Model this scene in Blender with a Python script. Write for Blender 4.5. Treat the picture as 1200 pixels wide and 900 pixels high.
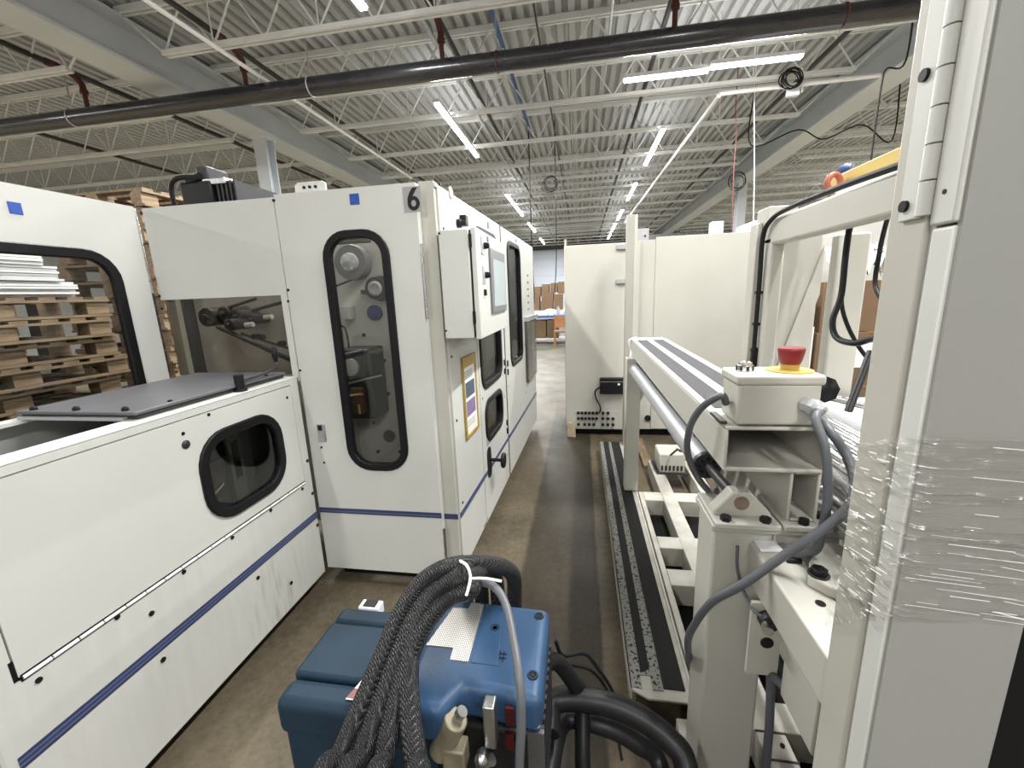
import bpy, bmesh, math, random
from mathutils import Vector, Matrix
random.seed(7)
for o in list(bpy.data.objects): bpy.data.objects.remove(o)
S = bpy.context.scene
COL = S.collection
# ------------------------------------------------------------------ camera
cam = bpy.data.objects.new('camera', bpy.data.cameras.new('camera'))
COL.objects.link(cam)
cam.data.sensor_width = 36; cam.data.lens = 490/1200*36
cam.data.clip_start = .02; cam.data.clip_end = 200
R3 = Matrix([[0.98647, 0.00364, 0.16387], [0.15937, 0.21249, -0.96408], [-0.03833, 0.97716, 0.20904]])
cam.matrix_world = Matrix.Translation((0, 0, 1.6)) @ R3.to_quaternion().to_matrix().to_4x4()
S.camera = cam
# ------------------------------------------------------------------ world, exposure
W = bpy.data.worlds.new('world'); S.world = W; W.use_nodes = True
W.node_tree.nodes['Background'].inputs[0].default_value = (.75, .8, .85, 1)
W.node_tree.nodes['Background'].inputs[1].default_value = .3
VS = S.view_settings
VS.view_transform = 'Standard'; VS.look = 'None'; VS.gamma = 1; VS.use_curve_mapping = False
VS.exposure = 0.55
TUBE_EMIT = 14.0      # LED tube surface
UP = .035                # added fill light on the deck, relative to the lamp below
TUBE_WATT = 150.0      # light each 2.4 m tube throws down

# ------------------------------------------------------------------ materials
MATS = {}
def mat(name, col, rough=.5, metal=0, var=0, vscale=8, bump=0, bscale=60, stretch=(1, 1, 1), emit=None, spec=.5, col2=None, detail=4, coat=0):
    m = bpy.data.materials.new(name); m.use_nodes = True; MATS[name] = m
    nt = m.node_tree; b = nt.nodes['Principled BSDF']
    b.inputs['Base Color'].default_value = (*col, 1)
    b.inputs['Roughness'].default_value = rough; b.inputs['Metallic'].default_value = metal
    b.inputs['Specular IOR Level'].default_value = spec
    b.inputs['Coat Weight'].default_value = coat
    if emit:
        b.inputs['Emission Color'].default_value = (*emit[:3], 1); b.inputs['Emission Strength'].default_value = emit[3]
    if var or bump:
        tc = nt.nodes.new('ShaderNodeTexCoord'); mp = nt.nodes.new('ShaderNodeMapping')
        mp.inputs['Scale'].default_value = stretch
        nt.links.new(tc.outputs['Object'], mp.inputs['Vector'])
    if var:
        n = nt.nodes.new('ShaderNodeTexNoise'); n.inputs['Scale'].default_value = vscale; n.inputs['Detail'].default_value = detail
        nt.links.new(mp.outputs[0], n.inputs['Vector'])
        r = nt.nodes.new('ShaderNodeValToRGB'); r.color_ramp.elements[0].position = .3; r.color_ramp.elements[1].position = .72
        c2 = col2 or tuple(c*(1-var) for c in col)
        r.color_ramp.elements[0].color = (*c2, 1); r.color_ramp.elements[1].color = (*col, 1)
        nt.links.new(n.outputs['Fac'], r.inputs['Fac']); nt.links.new(r.outputs['Color'], b.inputs['Base Color'])
    if bump:
        n2 = nt.nodes.new('ShaderNodeTexNoise'); n2.inputs['Scale'].default_value = bscale; n2.inputs['Detail'].default_value = 3
        nt.links.new(mp.outputs[0], n2.inputs['Vector'])
        bp = nt.nodes.new('ShaderNodeBump'); bp.inputs['Strength'].default_value = bump; bp.inputs['Distance'].default_value = .01
        nt.links.new(n2.outputs['Fac'], bp.inputs['Height']); nt.links.new(bp.outputs['Normal'], b.inputs['Normal'])
    return m
mat('paint', (.60, .605, .575), .42, var=.07, vscale=2.2)
mat('paint_cream', (.47, .46, .41), .45, var=.08, vscale=2.5)
mat('paint_worn', (.52, .505, .455), .5, var=.35, vscale=9, col2=(.36, .34, .29), detail=8)
mat('paint_dirty', (.595, .60, .57), .45, var=.06, vscale=3, stretch=(1, 9, 1.2), detail=8)
mat('paint_grey', (.33, .33, .32), .5, var=.1)
mat('rubber', (.010, .010, .011), .55, spec=.2)
mat('black', (.011, .011, .012), .4, spec=.22)
mat('black_matte', (.008, .008, .008), .8, spec=.1)
mat('dark_metal', (.042, .042, .046), .45, .3, var=.3, vscale=20)
mat('steel', (.55, .56, .57), .28, 1, var=.15, vscale=30)
mat('chrome', (.75, .76, .78), .14, 1)
mat('galv', (.62, .64, .66), .4, .7, var=.15, vscale=15)
mat('alu_tube', (.55, .565, .58), .42, .65, var=.12, vscale=20, stretch=(1, .2, 1))
mat('stripe_blue', (.028, .042, .11), .4)
mat('stripe_light', (.09, .11, .21), .4)
mat('blue_tape', (.02, .09, .42), .6, var=.3, vscale=90)
mat('blue_cover', (.026, .066, .138), .45, spec=.35, var=.18, vscale=9, bump=.06, bscale=140)
mat('blue_dark', (.009, .026, .046), .6, spec=.25, var=.35, vscale=6, bump=.05, bscale=120)
mat('lid_grey', (.105, .105, .115), .42, var=.12, vscale=6)
mat('red', (.18, .008, .010), .42)
mat('red_dark', (.05, .006, .006), .6, spec=.2)
mat('red_cord', (.22, .05, .05), .6)
mat('cast_tan', (.26, .23, .16), .5, .3, var=.3, vscale=20)
mat('yellow', (.50, .36, .09), .5)
mat('ochre', (.42, .29, .06), .45, var=.2)
mat('orange', (.36, .10, .06), .5)
mat('navy', (.012, .03, .13), .5)
mat('wood', (.29, .205, .125), .75, var=.5, vscale=7, stretch=(6, 1, 6), bump=.1)
mat('wood_dark', (.22, .16, .12), .8, var=.4, vscale=7, stretch=(1, 6, 6), bump=.1)
mat('wood_far', (.40, .17, .07), .6, var=.3)
mat('kraft', (.50, .40, .26), .7, var=.4, vscale=40, bump=.5, bscale=40)
mat('cardboard', (.17, .105, .058), .8, var=.15)
mat('white_plain', (.75, .76, .78), .6, var=.06)
mat('paper', (.78, .78, .76), .7)
mat('deck', (.47, .48, .485), .55, var=.10, vscale=1.5)
mat('joist', (.76, .77, .76), .55, var=.12, vscale=3)
mat('girder', (.58, .61, .63), .5, var=.08, vscale=1.2)
mat('column_paint', (.62, .66, .70), .5)
mat('main_pipe', (.022, .022, .026), .26, var=.3, vscale=6, coat=.3)
mat('branch_pipe', (.03, .028, .028), .5)
mat('red_primer', (.10, .022, .018), .6, var=.3, vscale=20)
mat('conduit_white', (.85, .85, .84), .4)
mat('conduit_blue', (.05, .11, .27), .5)
mat('wall', (.74, .76, .78), .8, var=.05)
mat('wall_dark', (.12, .125, .125), .7, var=.15)
mat('cable_grey', (.10, .106, .118), .45, var=.1)
mat('cable_black', (.010, .010, .011), .42, spec=.25)
mat('gasket', (.007, .007, .008), .42, spec=.22)
mat('panel_grey', (.27, .272, .26), .45, var=.06, vscale=2)
mat('post_grey', (.33, .325, .285), .5, var=.08)
mat('glint_white', (.85, .85, .85), .15)
mat('screen_bezel', (.16, .17, .18), .4)
mat('screen', (.36, .44, .47), .15)
mat('cast_grey', (.17, .17, .175), .5, .2, var=.2, vscale=15)
mat('valve_brown', (.07, .045, .03), .6)
mat('label_grey', (.33, .33, .34), .5)
mat('print_violet', (.22, .15, .30), .6)
mat('print_blue', (.10, .14, .20), .6, var=.6, vscale=60)
mat('mech_plate', (.44, .43, .41), .55, var=.1)
mat('brass', (.55, .38, .16), .35, .8)
mat('grip', (.009, .009, .010), .85, bump=.5, bscale=400)
mat('grip_light', (.055, .055, .06), .85, bump=.5, bscale=400)
mat('led', (1, 1, 1), .5, emit=(1, .99, .96, TUBE_EMIT))
mat('green_led', (.1, .8, .3), .4, emit=(.1, 1, .35, 2.0))
mat('door_white', (.66, .71, .80), .7)

def nodes(name):
    m = MATS[name]; return m, m.node_tree, m.node_tree.nodes['Principled BSDF']
# worn grip tape: black grit with the pale steel showing where it has peeled at the edges
def worn_tape():
    m, nt, b = nodes(mat('grip_worn', (.02, .02, .02), .85).name)
    tc = nt.nodes.new('ShaderNodeTexCoord')
    n = nt.nodes.new('ShaderNodeTexNoise'); n.inputs['Scale'].default_value = 75; n.inputs['Detail'].default_value = 6
    nt.links.new(tc.outputs['Object'], n.inputs['Vector'])
    r = nt.nodes.new('ShaderNodeValToRGB'); r.color_ramp.interpolation = 'CONSTANT'
    r.color_ramp.elements[0].color = (.02, .02, .02, 1); r.color_ramp.elements[1].position = .42; r.color_ramp.elements[1].color = (.25, .25, .235, 1)
    nt.links.new(n.outputs['Fac'], r.inputs['Fac']); nt.links.new(r.outputs['Color'], b.inputs['Base Color'])
worn_tape()
# run-down oil streaks low on the infeed cabinet
def streaks():
    m, nt, b = nodes('paint_dirty'); L = nt.links.new
    src = b.inputs['Base Color'].links[0].from_socket
    tc = nt.nodes.new('ShaderNodeTexCoord'); mp = nt.nodes.new('ShaderNodeMapping'); mp.inputs['Scale'].default_value = (1, 45, 5); L(tc.outputs['Object'], mp.inputs[0])
    n = nt.nodes.new('ShaderNodeTexNoise'); n.inputs['Scale'].default_value = 1; n.inputs['Detail'].default_value = 6; L(mp.outputs[0], n.inputs['Vector'])
    d = nt.nodes.new('ShaderNodeVectorMath'); d.operation = 'DISTANCE'; L(tc.outputs['Object'], d.inputs[0]); d.inputs[1].default_value = (.29, .30, .22)
    mr = nt.nodes.new('ShaderNodeMapRange'); mr.inputs['From Min'].default_value = .06; mr.inputs['From Max'].default_value = .24; mr.inputs['To Min'].default_value = 1; mr.inputs['To Max'].default_value = 0; L(d.outputs['Value'], mr.inputs['Value'])
    th = nt.nodes.new('ShaderNodeMapRange'); th.inputs['From Min'].default_value = .5; th.inputs['From Max'].default_value = .72; th.inputs['To Max'].default_value = .6; L(n.outputs['Fac'], th.inputs['Value'])
    mu = nt.nodes.new('ShaderNodeMath'); mu.operation = 'MULTIPLY'; L(mr.outputs[0], mu.inputs[0]); L(th.outputs[0], mu.inputs[1])
    mx = nt.nodes.new('ShaderNodeMix'); mx.data_type = 'RGBA'; L(mu.outputs[0], mx.inputs['Factor']); L(src, mx.inputs['A']); mx.inputs['B'].default_value = (.16, .13, .09, 1); L(mx.outputs['Result'], b.inputs['Base Color'])
streaks()
# concrete floor: stained, with darker traffic lane along the aisle
def floor_mat():
    m, nt, b = nodes(mat('concrete', (.2, .18, .15), .4).name)
    L = nt.links.new
    tc = nt.nodes.new('ShaderNodeTexCoord'); sx = nt.nodes.new('ShaderNodeSeparateXYZ'); L(tc.outputs['Object'], sx.inputs[0])
    n = nt.nodes.new('ShaderNodeTexNoise'); n.inputs['Scale'].default_value = 1.7; n.inputs['Detail'].default_value = 8; n.inputs['Roughness'].default_value = .62
    L(tc.outputs['Object'], n.inputs['Vector'])
    r = nt.nodes.new('ShaderNodeValToRGB')
    r.color_ramp.elements[0].position = .36; r.color_ramp.elements[0].color = (.050, .040, .027, 1)
    r.color_ramp.elements[1].position = .64; r.color_ramp.elements[1].color = (.150, .124, .085, 1)
    nf = nt.nodes.new('ShaderNodeTexNoise'); nf.inputs['Scale'].default_value = 28; nf.inputs['Detail'].default_value = 8; nf.inputs['Roughness'].default_value = .7; L(tc.outputs['Object'], nf.inputs['Vector'])
    mxn = nt.nodes.new('ShaderNodeMix'); mxn.inputs['Factor'].default_value = .42; L(n.outputs['Fac'], mxn.inputs['A']); L(nf.outputs['Fac'], mxn.inputs['B'])
    L(mxn.outputs['Result'], r.inputs['Fac'])
    n2 = nt.nodes.new('ShaderNodeTexNoise'); n2.inputs['Scale'].default_value = 6; n2.inputs['Detail'].default_value = 6
    L(tc.outputs['Object'], n2.inputs['Vector'])
    ad = nt.nodes.new('ShaderNodeMath'); ad.operation = 'MULTIPLY_ADD'; L(n2.outputs['Fac'], ad.inputs[0]); ad.inputs[1].default_value = .03; L(sx.outputs['X'], ad.inputs[2])
    lane = nt.nodes.new('ShaderNodeValToRGB'); cr = lane.color_ramp
    mr = nt.nodes.new('ShaderNodeMapRange'); mr.inputs['From Min'].default_value = -1; mr.inputs['From Max'].default_value = 1; L(ad.outputs[0], mr.inputs['Value'])
    cr.elements[0].position = 0; cr.elements[0].color = (1, 1, 1, 1); cr.elements[1].position = 1; cr.elements[1].color = (1, 1, 1, 1)
    for p, c in ((.325, 1), (.338, .36), (.545, .33), (.549, .15), (.556, 1.2)):
        e = cr.elements.new(p); e.color = (c, c*.97, c*.93, 1)
    L(mr.outputs[0], lane.inputs['Fac'])
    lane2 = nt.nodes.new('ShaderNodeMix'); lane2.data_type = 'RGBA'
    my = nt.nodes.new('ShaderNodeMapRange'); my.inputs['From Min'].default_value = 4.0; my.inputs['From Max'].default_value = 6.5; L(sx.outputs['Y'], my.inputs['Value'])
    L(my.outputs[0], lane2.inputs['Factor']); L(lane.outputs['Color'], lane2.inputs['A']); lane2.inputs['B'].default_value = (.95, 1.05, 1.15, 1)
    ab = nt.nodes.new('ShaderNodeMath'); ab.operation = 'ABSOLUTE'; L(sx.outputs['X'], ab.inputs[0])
    ma = nt.nodes.new('ShaderNodeMapRange'); ma.inputs['From Min'].default_value = 2.4; ma.inputs['From Max'].default_value = 4; ma.inputs['To Min'].default_value = 1; ma.inputs['To Max'].default_value = 4.0; L(ab.outputs[0], ma.inputs['Value'])  # floor off the aisle made paler to bounce light up to the deck
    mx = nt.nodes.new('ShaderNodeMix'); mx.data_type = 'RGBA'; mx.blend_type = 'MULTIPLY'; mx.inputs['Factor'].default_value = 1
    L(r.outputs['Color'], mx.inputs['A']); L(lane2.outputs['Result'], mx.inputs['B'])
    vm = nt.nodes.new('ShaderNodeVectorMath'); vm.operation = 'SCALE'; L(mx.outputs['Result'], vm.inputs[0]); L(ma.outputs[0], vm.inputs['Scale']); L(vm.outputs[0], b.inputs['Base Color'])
    n3 = nt.nodes.new('ShaderNodeTexNoise'); n3.inputs['Scale'].default_value = 3; n3.inputs['Detail'].default_value = 6; L(tc.outputs['Object'], n3.inputs['Vector'])
    rr = nt.nodes.new('ShaderNodeMapRange'); rr.inputs['To Min'].default_value = .34; rr.inputs['To Max'].default_value = .62; b.inputs['Specular IOR Level'].default_value = .27; L(n3.outputs['Fac'], rr.inputs['Value']); L(rr.outputs[0], b.inputs['Roughness'])
    bp = nt.nodes.new('ShaderNodeBump'); bp.inputs['Strength'].default_value = .12; bp.inputs['Distance'].default_value = .02; L(n2.outputs['Fac'], bp.inputs['Height']); L(bp.outputs['Normal'], b.inputs['Normal'])
floor_mat()
# clear and tinted panes: transparent with a Fresnel sheen
def pane_mat(name, tint, rough=.03, base=.03):
    m = bpy.data.materials.new(name); m.use_nodes = True; MATS[name] = m
    nt = m.node_tree; nt.nodes.clear(); L = nt.links.new
    out = nt.nodes.new('ShaderNodeOutputMaterial'); t = nt.nodes.new('ShaderNodeBsdfTransparent'); g = nt.nodes.new('ShaderNodeBsdfGlossy'); mx = nt.nodes.new('ShaderNodeMixShader')
    lw = nt.nodes.new('ShaderNodeLayerWeight'); pw_ = nt.nodes.new('ShaderNodeMath'); pw_.operation = 'POWER'; pw_.inputs[1].default_value = 4
    fr = nt.nodes.new('ShaderNodeMath'); fr.operation = 'MULTIPLY_ADD'; fr.inputs[1].default_value = .5; fr.inputs[2].default_value = base
    L(lw.outputs['Facing'], pw_.inputs[0]); L(pw_.outputs[0], fr.inputs[0])
    t.inputs[0].default_value = (*tint, 1); g.inputs['Roughness'].default_value = rough
    L(fr.outputs[0], mx.inputs[0]); L(t.outputs[0], mx.inputs[1]); L(g.outputs[0], mx.inputs[2]); L(mx.outputs[0], out.inputs[0])
pane_mat('clear_pane', (.82, .82, .80)); pane_mat('dark_pane', (.52, .52, .50), base=.07); pane_mat('guard_pane', (.70, .68, .64))
# stretch film: mostly transparent, glossy along fine horizontal wrinkles
def film_mat():
    m = bpy.data.materials.new('film'); m.use_nodes = True; MATS['film'] = m
    nt = m.node_tree; nt.nodes.clear(); L = nt.links.new
    out = nt.nodes.new('ShaderNodeOutputMaterial'); t = nt.nodes.new('ShaderNodeBsdfTransparent'); g = nt.nodes.new('ShaderNodeBsdfGlossy'); mx = nt.nodes.new('ShaderNodeMixShader')
    tc = nt.nodes.new('ShaderNodeTexCoord'); mp = nt.nodes.new('ShaderNodeMapping'); mp.inputs['Scale'].default_value = (3, 3, 95); mp.inputs['Rotation'].default_value = (.05, .06, 0)
    L(tc.outputs['Object'], mp.inputs[0])
    n = nt.nodes.new('ShaderNodeTexNoise'); n.inputs['Scale'].default_value = 1.6; n.inputs['Detail'].default_value = 4; L(mp.outputs[0], n.inputs['Vector'])
    r = nt.nodes.new('ShaderNodeValToRGB'); r.color_ramp.elements[0].position = .46; r.color_ramp.elements[0].color = (.02, .02, .02, 1); r.color_ramp.elements[1].position = .75; r.color_ramp.elements[1].color = (.5, .5, .5, 1)
    L(n.outputs['Fac'], r.inputs['Fac'])
    bp = nt.nodes.new('ShaderNodeBump'); bp.inputs['Strength'].default_value = .9; bp.inputs['Distance'].default_value = .012; L(n.outputs['Fac'], bp.inputs['Height']); L(bp.outputs['Normal'], g.inputs['Normal'])
    g.inputs['Roughness'].default_value = .18; t.inputs[0].default_value = (.96, .96, .95, 1)
    L(r.outputs['Color'], mx.inputs[0]); L(t.outputs[0], mx.inputs[1]); L(g.outputs[0], mx.inputs[2]); L(mx.outputs[0], out.inputs[0])
film_mat()
# braided hose sleeve
def braid_mat():
    m, nt, b = nodes(mat('braid', (.02, .02, .022), .38).name)
    L = nt.links.new; uv = nt.nodes.new('ShaderNodeTexCoord'); w = []
    for a in (1, -1):
        mp = nt.nodes.new('ShaderNodeMapping'); mp.inputs['Scale'].default_value = (1, 1, 1); mp.inputs['Rotation'].default_value = (.5*a, .6*a, .7*a)
        L(uv.outputs['Object'], mp.inputs[0]); wv = nt.nodes.new('ShaderNodeTexWave'); wv.inputs['Scale'].default_value = 75; L(mp.outputs[0], wv.inputs['Vector']); w.append(wv)
    mul = nt.nodes.new('ShaderNodeMath'); mul.operation = 'MULTIPLY'; L(w[0].outputs['Fac'], mul.inputs[0]); L(w[1].outputs['Fac'], mul.inputs[1])
    bp = nt.nodes.new('ShaderNodeBump'); bp.inputs['Strength'].default_value = .8; bp.inputs['Distance'].default_value = .006; L(mul.outputs[0], bp.inputs['Height']); L(bp.outputs['Normal'], b.inputs['Normal'])
    r = nt.nodes.new('ShaderNodeValToRGB'); r.color_ramp.elements[0].color = (.006, .006, .007, 1); r.color_ramp.elements[1].color = (.03, .03, .033, 1)
    L(mul.outputs[0], r.inputs['Fac']); L(r.outputs['Color'], b.inputs['Base Color'])
braid_mat()
# punched metal grille
def mesh_grille():
    m, nt, b = nodes(mat('grille', (.5, .48, .44), .4, .5).name)
    L = nt.links.new; tc = nt.nodes.new('ShaderNodeTexCoord'); v = nt.nodes.new('ShaderNodeTexVoronoi'); v.inputs['Scale'].default_value = 210; v.inputs['Randomness'].default_value = 0
    L(tc.outputs['Object'], v.inputs['Vector']); r = nt.nodes.new('ShaderNodeValToRGB'); r.color_ramp.elements[0].position = .28; r.color_ramp.elements[0].color = (.03, .03, .03, 1); r.color_ramp.elements[1].position = .42; r.color_ramp.elements[1].color = (.58, .56, .52, 1)
    L(v.outputs['Distance'], r.inputs['Fac']); L(r.outputs['Color'], b.inputs['Base Color'])
mesh_grille()

# ------------------------------------------------------------------ mesh helpers
LOC = {}
def lerp(a, b, t): return tuple(a[i]+(b[i]-a[i])*t for i in range(3))
def catmull(p, n=8):
    p = [Vector(q) for q in p]; out = []
    e = [p[0]*2-p[1]] + p + [p[-1]*2-p[-2]]
    for i in range(1, len(e)-2):
        a, b, c, d = e[i-1], e[i], e[i+1], e[i+2]
        for k in range(n):
            t = k/n
            out.append(.5*((2*b)+(c-a)*t+(2*a-5*b+4*c-d)*t*t+(3*b-a-3*c+d)*t**3))
    out.append(p[-1]); return out
class MB:
    def __init__(s): s.v = []; s.f = []
    def add(s, vs, fs):
        o = len(s.v); s.v += [tuple(x) for x in vs]; s.f += [tuple(i+o for i in f) for f in fs]; return s
    def box(s, x0, x1, y0, y1, z0, z1):
        return s.add([(x0,y0,z0),(x1,y0,z0),(x1,y1,z0),(x0,y1,z0),(x0,y0,z1),(x1,y0,z1),(x1,y1,z1),(x0,y1,z1)],
                     [(0,3,2,1),(4,5,6,7),(0,1,5,4),(1,2,6,5),(2,3,7,6),(3,0,4,7)])
    def pbox(s, P, u0, u1, v0, v1, d0, d1):
        c = [(u0,v0,d0),(u1,v0,d0),(u1,v1,d0),(u0,v1,d0),(u0,v0,d1),(u1,v0,d1),(u1,v1,d1),(u0,v1,d1)]
        return s.add([P(*q) for q in c], [(0,3,2,1),(4,5,6,7),(0,1,5,4),(1,2,6,5),(2,3,7,6),(3,0,4,7)])
    def prism(s, loop, P, d0, d1):
        n = len(loop); vs = [P(u,v,d0) for u,v in loop]+[P(u,v,d1) for u,v in loop]
        return s.add(vs, [tuple(range(n-1,-1,-1)), tuple(range(n,2*n))]+[(i,(i+1)%n,n+(i+1)%n,n+i) for i in range(n)])
    def ring(s, lo, li, P, d0, d1):
        n = len(lo); vs = [P(u,v,d) for d in (d0,d1) for lp in (lo,li) for u,v in lp]; f = []
        for i in range(n):
            j = (i+1)%n
            f += [(2*n+i,2*n+j,3*n+j,3*n+i),(j,i,n+i,n+j),(i,j,2*n+j,2*n+i),(n+j,n+i,3*n+i,3*n+j)]
        return s.add(vs, f)
    def cyl(s, p0, p1, r, seg=16, r2=None):
        p0 = Vector(p0); p1 = Vector(p1); ax = (p1-p0).normalized()
        a = ax.orthogonal().normalized(); b = ax.cross(a); r2 = r if r2 is None else r2
        cs = [(math.cos(2*math.pi*i/seg), math.sin(2*math.pi*i/seg)) for i in range(seg)]
        vs = [p0+(a*c+b*q)*r for c,q in cs]+[p1+(a*c+b*q)*r2 for c,q in cs]
        return s.add(vs, [tuple(range(seg-1,-1,-1)), tuple(range(seg,2*seg))]+[(i,(i+1)%seg,seg+(i+1)%seg,seg+i) for i in range(seg)])
    def lathe(s, prof, base, ax=(0,0,1), seg=24):
        ax = Vector(ax).normalized(); a = ax.orthogonal().normalized(); b = ax.cross(a); base = Vector(base); vs = []; f = []
        for r, h in prof:
            vs += [base+ax*h+(a*math.cos(2*math.pi*i/seg)+b*math.sin(2*math.pi*i/seg))*r for i in range(seg)]
        for k in range(len(prof)-1):
            f += [(k*seg+i, k*seg+(i+1)%seg, (k+1)*seg+(i+1)%seg, (k+1)*seg+i) for i in range(seg)]
        f += [tuple(range(seg-1,-1,-1)), tuple(range((len(prof)-1)*seg, len(prof)*seg))]
        return s.add(vs, f)
    def tube(s, pts, r, seg=10, sub=8, smooth=True):
        p = catmull(pts, sub) if smooth and len(pts) > 2 else [Vector(q) for q in pts]
        t0 = (p[1]-p[0]).normalized(); nrm = t0.orthogonal().normalized(); vs = []; n = len(p)
        for i in range(n):
            t = (p[min(i+1,n-1)]-p[max(i-1,0)]).normalized()
            nrm = (nrm-t*nrm.dot(t)).normalized(); bn = t.cross(nrm); rr = r(i/(n-1)) if callable(r) else r
            vs += [p[i]+(nrm*math.cos(2*math.pi*k/seg)+bn*math.sin(2*math.pi*k/seg))*rr for k in range(seg)]
        f = [(i*seg+k, i*seg+(k+1)%seg, (i+1)*seg+(k+1)%seg, (i+1)*seg+k) for i in range(n-1) for k in range(seg)]
        f += [tuple(range(seg-1,-1,-1)), tuple(range((n-1)*seg, n*seg))]
        return s.add(vs, f)
    def torus(s, c, ax, R, r, seg=28, cs=10):
        ax = Vector(ax).normalized(); a = ax.orthogonal().normalized(); b = ax.cross(a); c = Vector(c); vs = []
        for i in range(seg):
            d = a*math.cos(2*math.pi*i/seg)+b*math.sin(2*math.pi*i/seg)
            vs += [c+d*(R+r*math.cos(2*math.pi*k/cs))+ax*r*math.sin(2*math.pi*k/cs) for k in range(cs)]
        return s.add(vs, [(i*cs+k, ((i+1)%seg)*cs+k, ((i+1)%seg)*cs+(k+1)%cs, i*cs+(k+1)%cs) for i in range(seg) for k in range(cs)])
    def mesh(s, name, off=(0,0,0), smooth=True):
        me = bpy.data.meshes.new(name); o = Vector(off)
        me.from_pydata([tuple(Vector(q)-o) for q in s.v], [], s.f)
        bm = bmesh.new(); bm.from_mesh(me); bmesh.ops.recalc_face_normals(bm, faces=bm.faces); bm.to_mesh(me); bm.free()
        if smooth:
            me.polygons.foreach_set('use_smooth', [True]*len(me.polygons)); me.set_sharp_from_angle(angle=math.radians(38))
        return me
    def build(s, name, m, parent=None, bevel=0, base=None, seg=2, smooth=True):
        off = LOC.get(parent.name, (0,0,0)) if parent else (base or (0,0,0))
        me = s.mesh(name, off, smooth); me.materials.append(MATS[m])
        o = bpy.data.objects.new(name, me); COL.objects.link(o)
        if parent: o.parent = parent; LOC[o.name] = off
        else: o.location = off; LOC[o.name] = off
        if bevel:
            b = o.modifiers.new('bevel', 'BEVEL'); b.width = bevel; b.segments = seg; b.limit_method = 'ANGLE'; b.angle_limit = math.radians(40)
        return o
def tag(o, label, cat, group=None, kind=None):
    o['label'] = label; o['category'] = cat
    if group: o['group'] = group
    if kind: o['kind'] = kind
    return o
def thing(name, label, cat, loc, group=None):
    o = bpy.data.objects.new(name, None); COL.objects.link(o); o.location = loc; LOC[o.name] = tuple(loc)
    o.empty_display_size = .1
    return tag(o, label, cat, group)
def struct(o, label=None, cat=None):
    o['kind'] = 'structure'
    if label: o['label'] = label
    if cat: o['category'] = cat
    return o
def dup(o, loc=None, parent=None, label=None):
    c = o.copy(); COL.objects.link(c)
    if parent: c.parent = parent
    if loc: c.location = loc
    if label: c['label'] = label
    for ch in o.children: dup(ch, parent=c)
    return c
def rrect(u0, u1, v0, v1, r, n=7):
    out = []
    for cu, cv, a0 in ((u1-r,v1-r,0),(u0+r,v1-r,90),(u0+r,v0+r,180),(u1-r,v0+r,270)):
        for k in range(n):
            a = math.radians(a0+90*k/(n-1)); out.append((cu+r*math.cos(a), cv+r*math.sin(a)))
    return out
def holed(mb, P, u0, u1, v0, v1, hole, d0, d1, n=7):
    # rectangular sheet with one rounded hole (loop from rrect with n points a corner)
    cu = sum(p[0] for p in hole)/len(hole); cv = sum(p[1] for p in hole)/len(hole); outer = []
    corners = [(u1,v1),(u0,v1),(u0,v0),(u1,v0)]
    for q in range(4):
        for k in range(n):
            hu, hv = hole[q*n+k]
            if k == n//2: outer.append(corners[q]); continue
            first = k < n//2
            horiz = (q in (0,2)) == first          # leaves along the u side or the v side
            if horiz: outer.append((u1 if q in (0,3) else u0, hv))
            else: outer.append((hu, v1 if q in (0,1) else v0))
    mb.ring(outer, hole, P, d0, d1); return mb
def window(P, u0, u1, v0, v1, r, parent, pane='clear_pane', w=.022, d=.012, dd=-.012):
    g = MB().ring(rrect(u0-w*.5,u1+w*.5,v0-w*.5,v1+w*.5,r+w*.5), rrect(u0+w,u1-w,v0+w,v1-w,max(r-w,.01)), P, dd, d).build('window_gasket', 'gasket', parent, bevel=.005)
    MB().prism(rrect(u0+w*.8,u1-w*.8,v0+w*.8,v1-w*.8,max(r-w*.8,.01)), P, dd*.6, dd*.6+.003).build('pane', pane, parent)
    return g
def PYf(Y): return lambda u, v, d: (u, Y-d, v)          # sheet facing the camera side (-Y)
def PXf(X): return lambda u, v, d: (X+d, u, v)          # sheet facing the aisle from the left (+X)
_n = math.hypot(1, .04)
def PA(u, v, d): return (-.66+u*.04/_n+d/_n, 2.02+u/_n-d*.04/_n, v)   # aisle face of the tall machine
def screws(P, pts, parent, r=.006, m='black', h=.004, name='screw'):
    for u, v in pts:
        a = P(u, v, -.002); b = P(u, v, h); MB().cyl(a, b, r, 10).build(name, m, parent)
def text(s, size, P, u, v, d, m, parent, name='lettering', bold=0):
    cu = bpy.data.curves.new('t', 'FONT'); cu.body = s; cu.size = size; cu.extrude = .0006; cu.align_x = 'CENTER'; cu.align_y = 'CENTER'
    cu.offset = bold; t = bpy.data.objects.new('t', cu); COL.objects.link(t); bpy.context.view_layer.update()
    me = bpy.data.meshes.new_from_object(t.evaluated_get(bpy.context.evaluated_depsgraph_get()))
    bpy.data.objects.remove(t)
    off = Vector(LOC.get(parent.name, (0,0,0)))
    for q in me.vertices: q.co = Vector(P(u+q.co.x, v+q.co.y, d+q.co.z))-off
    me.name = name; me.materials.clear(); me.materials.append(MATS[m]); o = bpy.data.objects.new(name, me); COL.objects.link(o); o.parent = parent; return o

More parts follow.
